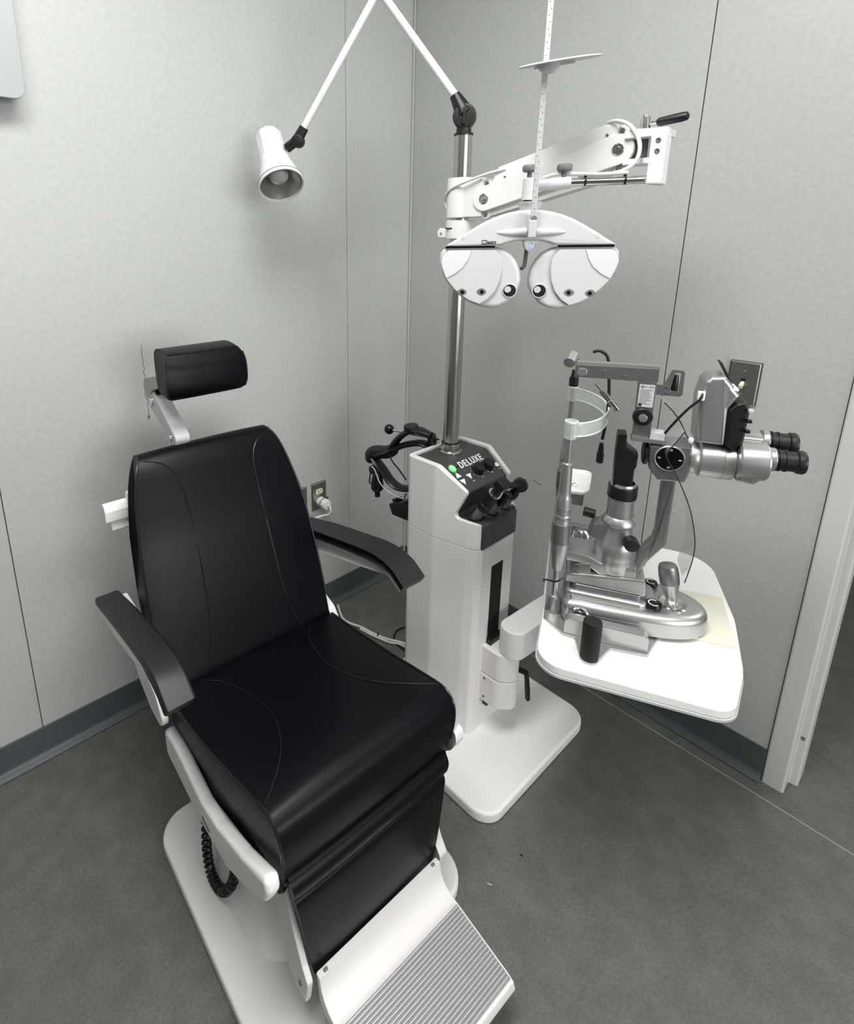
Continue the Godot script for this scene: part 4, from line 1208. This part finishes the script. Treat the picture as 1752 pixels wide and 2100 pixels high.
	# camera unit on top
	var cm := put("camera_unit", L().ext(Sh.rp(P([0.219, 0.434, 0.2135, 0.520, 0.2195, 0.558, 0.230, 0.568, 0.251, 0.569, 0.2650, 0.552, 0.2780, 0.534, 0.2640, 0.508, 0.2670, 0.433]), [0.004, 0.012, 0.010, 0.008, 0.006, 0.004, 0.003, 0.006, 0.004], 4), -0.086, -0.018, 0.008, 3), M.silver, t)
	put("camera_back", L().ext(Sh.rp(P([0.2660, 0.436, 0.2630, 0.506, 0.2740, 0.520, 0.2900, 0.5245, 0.2960, 0.510, 0.2950, 0.445, 0.2800, 0.426]), 0.005, 3), -0.090, -0.016, 0.005, 3), M.black, cm)
	put("camera_plate", L().at(tb(0.2545, 0.5475, 0.045), Vector3(0, 0, -8)).box(Vector3.ZERO, Vector3(0.040, 0.006, 0.05), 0.002), M.panel_white, cm)
	put("camera_edge", L().at(tb(0.263, 0.562, 0.074), Vector3(0, 0, -60)).box(Vector3.ZERO, Vector3(0.060, 0.003, 0.03), 0.001), M.ink, cm)
	for k in 3:
		put("camera_button", L().box(tb(0.2955, 0.510 - k * 0.020, 0.012), Vector3(0.008, 0.006, 0.010), 0.001), M.light_grey if k == 0 else M.black, cm)
	put("socket", L().box(tb(0.215, 0.530, 0.016), Vector3(0.012, 0.018, 0.01), 0.002), M.panel_white, cm)
	put("camera_cable", L().tube(curve(PackedVector3Array([tb(0.216, 0.536, 0.013), tb(0.213, 0.524, 0.010), tb(0.196, 0.502, 0.012), tb(0.178, 0.470, 0.018), tb(0.164, 0.440, 0.026)]), 6), 0.0024, 8), M.black, cm)
	# tonometer: bar, hanging plate with its label and dial
	var bar := put("tonometer_bar", L().ext(P([-0.009, 0.5465, -0.009, 0.5725, 0.1415, 0.5745, 0.1415, 0.5475]), -0.042, -0.022, 0.001), M.silver_dark, t)
	put("bar_flange", L().ext(P([-0.006, 0.5705, -0.006, 0.5775, 0.1435, 0.5790, 0.1435, 0.5725]), -0.048, -0.028, 0.001), M.silver, bar)
	put("bar_lug", L().ext(Sh.rp(P([-0.005, 0.5490, -0.005, 0.566, 0.014, 0.566, 0.014, 0.5490]), 0.006, 4), -0.0235, -0.0195, 0.001), M.silver, bar)
	for k in [[0.0, 0.553], [0.010, 0.5525], [0.045, 0.563], [0.083, 0.556]]:
		put("screw", L().along(tb(k[0], k[1], 0.0205), Vector3.BACK).cyl(0.0022, 0.0, 0.0018, 0.0005, 10), M.chrome, bar)
	var pl := put("tonometer_plate", L().ext(P([0.1095, 0.428, 0.1085, 0.5480, 0.1405, 0.5480, 0.1410, 0.442, 0.1380, 0.428]), -0.040, -0.022, 0.001), M.silver_dark, t)
	put("plate_foot", L().ext(P([0.1085, 0.424, 0.1085, 0.4335, 0.1670, 0.4310, 0.1670, 0.4230]), -0.050, -0.016, 0.001), M.silver, pl)
	put("foot_block", L().ext(P([0.1400, 0.431, 0.1410, 0.446, 0.1660, 0.4445, 0.1660, 0.431]), -0.048, -0.020, 0.001), M.light_grey, pl)
	var lab := put("label_plate", L().box(tb(0.1245, 0.519, 0.0214), Vector3(0.027, 0.046, 0.001)), M.light_grey, pl)
	var rng := RandomNumberGenerator.new()
	rng.seed = 21
	for k in 9:
		var wd := rng.randf_range(0.012, 0.022)
		put("printed_line", L().box(tb(0.1130 + wd / 2.0, 0.531 - k * 0.0035, 0.0208), Vector3(wd, 0.0011, 0.0004)), M.grey, lab)
	put("printed_patch", L().box(tb(0.1155, 0.5005, 0.0208), Vector3(0.006, 0.006, 0.0004)), M.ink, lab)
	text("model_print", "AT-4", 0.0026, 0.008, 0.0003, Transform3D(Basis.IDENTITY, tb(0.1320, 0.5375, 0.0208)), M.ink, lab)
	var cring := PackedVector3Array()
	for i in 13:
		var a := deg_to_rad(45.0 + i * 22.5)
		cring.append(tb(0.1165 + cos(a) * 0.0022, 0.5375 + sin(a) * 0.0018, 0.0208))
	put("printed_mark", L().tube(cring, 0.0006, 6).box(tb(0.1215, 0.5375, 0.0208), Vector3(0.006, 0.0008, 0.0004)), M.ink, lab)
	var dl := put("force_dial", L().along(tb(0.1225, 0.4765, 0.0222), Vector3.BACK).lathe(P([0.0165, 0.0, 0.0182, 0.002, 0.0182, 0.008, 0.0165, 0.010, 0.009, 0.0105, 0.0, 0.0105]), 32), M.black, pl)
	put("dial_button", L().along(tb(0.1225, 0.4765, 0.0120), Vector3.BACK).cyl(0.0080, 0.0, 0.007, 0.0015, 24), M.silver, dl)
	# loop handle with the dark prism
	var ho := PackedVector2Array(Sh.rp(P([0.1385, 0.5225, 0.1385, 0.5420, 0.1530, 0.5420, 0.1640, 0.5745, 0.1850, 0.5735, 0.1865, 0.5215]), [0.0, 0.0, 0.006, 0.005, 0.005, 0.007], 4))
	var lp := CSGCombiner3D.new()
	lp.name = "prism_frame"
	t.add_child(lp)
	lp.add_child(csg_poly(ho, 0.006, Transform3D(Basis.IDENTITY, Vector3(0, 0, -0.026)), CSGShape3D.OPERATION_UNION))
	lp.add_child(csg_poly(P([0.1640, 0.5300, 0.1690, 0.5690, 0.1800, 0.5690, 0.1790, 0.5300]), 0.03, Transform3D(Basis.IDENTITY, Vector3(0, 0, -0.01)), CSGShape3D.OPERATION_SUBTRACTION))
	for n in lp.get_children():
		n.name = "cut"
	lp.material_override = M.silver_dark
	put("prism", L().at(tb(0.1720, 0, 0.032)).lathe(P([0.0062, 0.532, 0.0060, 0.545, 0.0048, 0.560, 0.0040, 0.564, 0.0, 0.564]), 18), M.black_gloss, lp)
	for k in [[0.158, 0.5395], [0.1595, 0.5275]]:
		put("screw", L().along(tb(k[0], k[1], 0.0262), Vector3.BACK).cyl(0.0023, 0.0, 0.0018, 0.0005, 10), M.chrome, lp)
	# counterweight knob and calibration cylinder
	put("weight_rod", L().tube(PackedVector3Array([tb(-0.014, 0.586, 0.06), tb(0.010, 0.566, 0.055)]), 0.0020, 8), M.chrome, t)
	put("weight_knob", L().along(tb(-0.0215, 0.573, 0.030), tb(0.007, 0.012, 0.030)).cyl(0.0115, 0.0, 0.032, 0.001, 28), M.silver, t)
	var cyl_d := tb(0.078, 0.468, 0.10) - tb(0.036, 0.517, 0.10)
	put("chrome_cylinder", L().along(tb(0.036, 0.517, 0.10), cyl_d).lathe(P([0.0028, 0.0, 0.0028, 0.018, 0.0062, 0.0185, 0.0062, 0.046, 0.0080, 0.047, 0.0080, 0.072, 0.006, 0.073]), 20), M.chrome, t)
	# fixation light on its bent black stalk
	var fx := put("fixation_stalk", L().tube(curve(PackedVector3Array([tb(0.026, 0.574, 0.16), tb(0.040, 0.578, 0.158), tb(0.056, 0.566, 0.155), tb(0.062, 0.530, 0.15), tb(0.067, 0.480, 0.147), tb(0.068, 0.430, 0.147), tb(0.064, 0.375, 0.147)]), 6), 0.0034, 10), M.black, t)
	put("fixation_tip", L().at(tb(0.0635, 0, 0.147)).lathe(P([0.0070, 0.318, 0.0078, 0.320, 0.0078, 0.341, 0.0062, 0.344, 0.0062, 0.352, 0.0040, 0.366]), 16), M.black, fx)
	# clear breath shield, bent sheet with dark edge
	var prof := curve(Q([0.194, 0.462, 0, 0.183, 0.440, 0, 0.170, 0.412, 0, 0.178, 0.392, 0, 0.194, 0.366, 0, 0.222, 0.305, 0, 0.238, 0.245, 0, 0.241, 0.200, 0, 0.234, 0.141, 0]), 5)
	var e1 := PackedVector3Array()
	var poly := PackedVector2Array()
	for p in prof:
		poly.append(Vector2(p.x, p.y))
		e1.append(Vector3(p.x, p.y, 0.006))
	for i in prof.size():
		var p := prof[prof.size() - 1 - i]
		poly.append(Vector2(p.x - 0.0016, p.y))
	var bsx := put("breath_shield", L().ext(poly, -0.085, 0.006), M.shield, t)
	put("shield_edge", L().tube(e1, 0.0010, 6), M.ink, bsx)
	var flap := curve(Q([0.160, 0.504, 0, 0.178, 0.486, 0, 0.194, 0.464, 0, 0.206, 0.440, 0, 0.216, 0.428, 0]), 5)
	var fpoly := PackedVector2Array()
	var e2 := PackedVector3Array()
	for p in flap:
		fpoly.append(Vector2(p.x, p.y))
		e2.append(Vector3(p.x, p.y, -0.040))
	for i in flap.size():
		var p := flap[flap.size() - 1 - i]
		fpoly.append(Vector2(p.x - 0.0014, p.y - 0.0006))
	put("shield_flap", L().ext(fpoly, -0.095, -0.040), M.shield, bsx)
	put("shield_edge", L().tube(e2, 0.0011, 6), M.ink, bsx)
	put("shield_rivet", L().along(tb(0.209, 0.440, 0.012), Vector3.BACK).ball(0.006, Vector3(0.8, 0.5, 1.1), 14), M.rim, bsx)
	# thin lead clipped to the near post
	put("lead", L().tube(curve(PackedVector3Array([tb(0.038, 0.118, 0.010), tb(0.020, 0.108, 0.000), tb(-0.002, 0.090, -0.016), tb(-0.022, 0.080, -0.004), tb(-0.032, 0.066, 0.016), tb(-0.030, 0.052, 0.030)]), 6), 0.0020, 8), M.black, t)


# ------------------------------------------------------------------ hand held instruments in the wells
func handheld() -> void:
	var d := Vector3(0.075, 0.124, 0.003).normalized()
	var a := Vector3(0.747, 0.735, 0.508)
	var t := thing("handheld_retinoscope", "hand held instrument with grey handle and silver ring in the nearest well", "hand instrument", a, 0.0, "hand instruments in the stand wells")
	put("handle", W(t).along(a, d).lathe(P([0.0125, 0.0, 0.0132, 0.012, 0.0132, 0.048, 0.0125, 0.050]), 24), M.grey, t)
	put("collar", W(t).along(a, d).lathe(P([0.0140, 0.042, 0.0168, 0.045, 0.0168, 0.064, 0.0150, 0.066, 0.0150, 0.076, 0.0132, 0.080, 0.0155, 0.084, 0.0170, 0.110, 0.0160, 0.112]), 24), M.black, t)
	put("silver_ring", W(t).along(a, d).cyl(0.0178, 0.1105, 0.1140, 0.001, 28), M.chrome, t)
	put("neck", W(t).along(a, d).lathe(P([0.0132, 0.112, 0.0122, 0.125, 0.0122, 0.140, 0.011, 0.142]), 20), M.black, t)
	put("head", W(t).along(a + d * 0.146, d, Vector3(0, 0, 1)).box(Vector3(0, 0.006, 0), Vector3(0.030, 0.024, 0.038), 0.004), M.black, t)
	var b := Vector3(0.762, 0.735, 0.452)
	var t2 := thing("handheld_transilluminator", "slim hand held instrument with black head in the middle well", "hand instrument", b, 0.0, "hand instruments in the stand wells")
	put("handle", W(t2).along(b, d).lathe(P([0.0075, 0.0, 0.0080, 0.010, 0.0085, 0.040, 0.008, 0.046]), 20), M.grey, t2)
	put("head", W(t2).along(b, d).lathe(P([0.0100, 0.044, 0.0125, 0.050, 0.0125, 0.068, 0.0110, 0.072, 0.0118, 0.090, 0.0100, 0.094, 0.0, 0.095]), 20), M.black, t2)
	var c := Vector3(0.764, 0.735, 0.396)
	var d3 := Vector3(0.05, 0.098, 0.003).normalized()
	var t3 := thing("handheld_ophthalmoscope", "hand held instrument with broad black head and bent wire in the farthest well", "hand instrument", c, 0.0, "hand instruments in the stand wells")
	put("handle", W(t3).along(c, d3).lathe(P([0.0075, 0.0, 0.0080, 0.012, 0.0085, 0.050, 0.008, 0.052]), 20), M.grey, t3)
	put("neck", W(t3).along(c, d3).lathe(P([0.0105, 0.046, 0.0130, 0.052, 0.0135, 0.066, 0.0110, 0.070, 0.0120, 0.082, 0.0100, 0.084]), 20), M.black, t3)
	put("head", W(t3).along(c + d3 * 0.098 - Vector3(0, 0, 0.004), Vector3(0.6, 0.2, 0.8)).cyl(0.0200, -0.012, 0.014, 0.004, 26), M.black, t3)
	put("head_arm", W(t3).tube(PackedVector3Array([c + d3 * 0.10, c + d3 * 0.102 + Vector3(-0.012, 0.006, 0.045)]), 0.010, 10, false, Vector2(0.8, 1.2)), M.black, t3)
	put("wire", W(t3).tube(curve(Q([0.812, 0.842, 0.392, 0.828, 0.846, 0.390, 0.843, 0.8465, 0.389, 0.856, 0.8425, 0.388, 0.866, 0.8405, 0.387]), 5), 0.0015, 8), M.chrome, t3)


# ------------------------------------------------------------------ head worn ophthalmoscope on the rod
func headset() -> void:
	var o := Vector3(0.42, 0.66, 0.48)
	var t := thing("headset", "black head worn ophthalmoscope hanging from the ball ended rod", "headset", o)
	var loop := curve(Q([0.322, 0.790, 0.50, 0.372, 0.812, 0.50, 0.412, 0.838, 0.49, 0.455, 0.862, 0.475, 0.505, 0.872, 0.455, 0.530, 0.835, 0.44, 0.520, 0.770, 0.44, 0.480, 0.715, 0.45, 0.425, 0.697, 0.47, 0.388, 0.708, 0.48, 0.360, 0.742, 0.49, 0.345, 0.765, 0.50]), 5, true)
	put("head_band", W(t).tube(loop, 0.024, 10, true, Vector2(1.0, 0.42), Vector3(0.25, 0.1, 1)), M.black, t)
	put("brow_pad", W(t).tube(curve(Q([0.306, 0.764, 0.505, 0.318, 0.795, 0.505, 0.345, 0.808, 0.50, 0.382, 0.818, 0.495, 0.412, 0.838, 0.49]), 5), [0.012, 0.016, 0.018, 0.020, 0.022, 0.023, 0.023, 0.023, 0.023, 0.023, 0.023, 0.023, 0.022, 0.022, 0.022, 0.021, 0.021, 0.021, 0.020, 0.018, 0.014], 12), M.black, t)
	put("top_strap", W(t).tube(curve(Q([0.400, 0.840, 0.49, 0.422, 0.872, 0.49, 0.450, 0.900, 0.485, 0.482, 0.918, 0.48, 0.512, 0.920, 0.475, 0.538, 0.912, 0.465]), 5), 0.0235, 12, false, Vector2(0.42, 1.0), Vector3(-0.6, 0.8, 0.1)), M.black, t)
	put("rear_strap", W(t).tube(curve(Q([0.540, 0.912, 0.465, 0.535, 0.882, 0.455, 0.515, 0.862, 0.45]), 5), 0.014, 10), M.black, t)
	put("top_knob", W(t).along(Vector3(0.474, 0.913, 0.483), Vector3(-0.05, 1, 0.12)).cyl(0.0235, 0.0, 0.020, 0.004, 28), M.black, t)
	put("size_knob", W(t).along(Vector3(0.304, 0.785, 0.50), Vector3(-1, -0.2, 0.3)).cyl(0.016, 0.0, 0.014, 0.003, 10), M.black, t)
	put("pivot_knob", W(t).along(Vector3(0.330, 0.742, 0.505), Vector3(-0.1, 0.1, 1)).cyl(0.0155, 0.0, 0.014, 0.003, 22), M.black, t)
	put("wire_bail", W(t).tube(curve(Q([0.322, 0.734, 0.515, 0.316, 0.700, 0.515, 0.320, 0.690, 0.515, 0.336, 0.692, 0.512]), 5), 0.0022, 8), M.black, t)
	put("scope_head", W(t).tube(Q([0.352, 0.742, 0.51, 0.349, 0.725, 0.51, 0.349, 0.700, 0.51, 0.349, 0.680, 0.51, 0.350, 0.672, 0.51]), [0.009, 0.017, 0.022, 0.021, 0.014], 16), M.black_gloss, t)
	put("scope_tip", W(t).at(Vector3(0.350, 0, 0.51)).cyl(0.0095, 0.652, 0.676, 0.001, 18), M.black_gloss, t)
	put("light_lead", W(t).tube(curve(Q([0.330, 0.757, 0.52, 0.345, 0.756, 0.522, 0.358, 0.738, 0.522, 0.372, 0.712, 0.52, 0.395, 0.690, 0.51, 0.425, 0.678, 0.50, 0.452, 0.675, 0.49]), 6), 0.0020, 8), M.light_grey, t)
	put("cross_lead", W(t).tube(curve(Q([0.405, 0.826, 0.515, 0.420, 0.800, 0.51, 0.440, 0.775, 0.50, 0.462, 0.745, 0.49]), 5), 0.0024, 8), M.black, t)
	put("clip", W(t).tube(curve(Q([0.455, 0.690, 0.48, 0.447, 0.676, 0.48, 0.452, 0.664, 0.48]), 5), 0.003, 8), M.chrome, t)
	var bt := put("battery_box", W(t).ext(Sh.rp(P([0.398, 0.640, 0.420, 0.653, 0.462, 0.668, 0.500, 0.655, 0.495, 0.614, 0.415, 0.607]), 0.004, 3), 0.455, 0.505, 0.004), M.black, t)
	put("box_clip", W(t).at(Vector3(0.415, 0.656, 0.48), Vector3(0, 0, 25)).box(Vector3.ZERO, Vector3(0.020, 0.010, 0.03), 0.002), M.black, bt)


# ------------------------------------------------------------------ on the walls
func wall_plate(t: Node3D, w: float, h: float, d: float) -> void:      # facing local +z
	put("plate", L().ext(P([-w / 2, -h / 2, w / 2, -h / 2, w / 2, h / 2, -w / 2, h / 2]), 0.0, d, 0.0048, 1), M.plate, t, 20.0)

func wall_things() -> void:
	var s := thing("light_switch", "brushed steel switch plate with one ivory toggle behind the slit lamp camera", "light switch", Vector3(1.1838, 1.1225, 0.0))
	wall_plate(s, 0.070, 0.1145, 0.0062)
	for y in [0.030, -0.030]:
		put("screw", L().along(Vector3(0, y, 0.0058), Vector3.BACK).lathe(P([0.0036, 0.0, 0.0032, 0.0012, 0.0, 0.0018]), 16), M.chrome, s)
	put("toggle_slot", L().box(Vector3(0, 0, 0.0060), Vector3(0.0105, 0.024, 0.001)), M.void, s)
	put("toggle", L().at(Vector3(0, 0, 0.006), Vector3(22, 0, 0)).box(Vector3(0, -0.001, 0.008), Vector3(0.0085, 0.011, 0.020), 0.0015), M.ivory, s)
	var o1 := thing("wall_outlet", "steel outlet plate on the left wall with a round white plug in its lower socket", "outlet", Vector3(0.0, 0.5195, 0.4955), 90.0, "steel wall outlets")
	wall_plate(o1, 0.070, 0.1145, 0.0062)
	for y in [0.0195, -0.0195]:
		var so := put("socket", L().ext(Sh.rp(P([-0.0165, y - 0.011, 0.0165, y - 0.011, 0.0165, y + 0.011, -0.0165, y + 0.011]), 0.0085, 5), 0.0055, 0.0078, 0.0006), M.ivory, o1)
		for x in [-0.006, 0.006]:
			put("slot", L().box(Vector3(x, y + 0.003, 0.0077), Vector3(0.0022, 0.0085, 0.001)), M.void, so)
		put("ground_hole", L().along(Vector3(0, y - 0.0062, 0.0072), Vector3.BACK).cyl(0.0024, 0.0, 0.001, 0.0, 12), M.void, so)
	var o2 := thing("wall_outlet", "steel wall plate mostly hidden behind the edge of the chair back", "outlet", Vector3(0.0, 0.5195, 0.590), 90.0, "steel wall outlets")
	wall_plate(o2, 0.070, 0.1145, 0.0062)
	# plug with its cord
	var pg := thing("power_plug", "thick round white plug with black ring and curled white cord", "plug", Vector3(0.008, 0.498, 0.494), 90.0)
	put("plug_body", L().along(Vector3(0, 0, 0.0005), Vector3.BACK).lathe(P([0.0180, 0.0, 0.0195, 0.003, 0.0195, 0.022, 0.0185, 0.0235, 0.0200, 0.026, 0.0200, 0.044, 0.0180, 0.048, 0.0100, 0.049]), 28), M.gloss, pg)
	put("ring", L().along(Vector3(0, 0, 0.0225), Vector3.BACK).cyl(0.0206, 0.0, 0.003, 0.0005, 28), M.black, pg)
	put("tie_tab", L().box(Vector3(0.018, 0.018, 0.024), Vector3(0.010, 0.006, 0.003), 0.001), M.black, pg)
	put("end_hole", L().along(Vector3(0, 0, 0.0482), Vector3.BACK).cyl(0.0105, 0.0, 0.0012, 0.0, 20), M.void, pg)
	put("cord", L().tube(curve(Q([0.0, 0.0, 0.048, 0.002, -0.003, 0.060, 0.001, -0.018, 0.066, -0.004, -0.034, 0.058, -0.016, -0.042, 0.040, -0.040, -0.050, 0.028, -0.075, -0.09, 0.022, -0.09, -0.22, 0.02, -0.085, -0.40, 0.02, -0.06, -0.488, 0.025]), 7), 0.0038, 10), M.cord_white, pg)
	put("cord_wrap", L().box(Vector3(-0.034, -0.058, 0.024), Vector3(0.030, 0.022, 0.016), 0.003), M.light_grey, pg)
	# panel at the upper left
	var d := thing("wall_display", "pale grey wall mounted panel with rounded lower corner at the upper left", "wall panel", Vector3(0.0, 1.82, 1.72), 90.0)
	put("front_panel", L().ext(Sh.rp(P([-0.36, 0.0, 0.362, 0.0, 0.362, 0.46, -0.36, 0.46]), 0.026, 8), 0.048, 0.060, 0.002), M.display, d)
	put("mount", L().box(Vector3(0.0, 0.23, 0.024), Vector3(0.66, 0.41, 0.048), 0.004), M.grey, d)


func floor_bits() -> void:
	var c := thing("floor_cables", "two white cables lying on the concrete between chair and stand", "cable", Vector3(0.25, 0, 0.42))
	put("cable", W(c).tube(curve(Q([0.03, 0.006, 0.43, 0.12, 0.006, 0.47, 0.20, 0.008, 0.447, 0.245, 0.008, 0.438, 0.285, 0.008, 0.427, 0.322, 0.007, 0.410, 0.35, 0.007, 0.392, 0.40, 0.007, 0.374, 0.47, 0.007, 0.37]), 6), 0.0045, 8), M.cord_white, c)
	put("cable", W(c).tube(curve(Q([0.20, 0.006, 0.455, 0.25, 0.006, 0.446, 0.29, 0.006, 0.434, 0.33, 0.006, 0.420, 0.37, 0.006, 0.395, 0.47, 0.006, 0.385]), 6), 0.0042, 8), M.cord_white, c)
	put("cable_tie", W(c).at(Vector3(0.275, 0.010, 0.430), Vector3(0, 35, 0)).box(Vector3.ZERO, Vector3(0.004, 0.014, 0.016), 0.001), M.black, c)
	var b := thing("floor_cable", "thin black cable looping out behind the white stand", "cable", Vector3(0.35, 0, 0.36))
	put("cable", W(b).tube(curve(Q([0.36, 0.004, 0.285, 0.315, 0.004, 0.30, 0.300, 0.004, 0.345, 0.318, 0.004, 0.385, 0.36, 0.004, 0.405, 0.44, 0.004, 0.40]), 7), 0.0032, 8), M.black, b)
	var f := put("paint_flake", L().at(Vector3(1.056, 0.0006, 0.809), Vector3(0, 30, 0)).ext(P([-0.006, -0.0012, 0.004, -0.0006, 0.007, 0.001, -0.003, 0.0012]), 0.0, 0.0008), M.print_white)
	f.rotation_degrees = Vector3.ZERO
	tag(f, "tiny white paint flake on the bare concrete right of the footrest", "flake")
	var k := put("floor_crumb", L().at(Vector3(1.07, 0.0012, 0.694)).ball(0.003, Vector3(1.6, 0.5, 0.7), 8), M.void)
	tag(k, "tiny black crumb on the concrete in front of the stand base", "crumb")
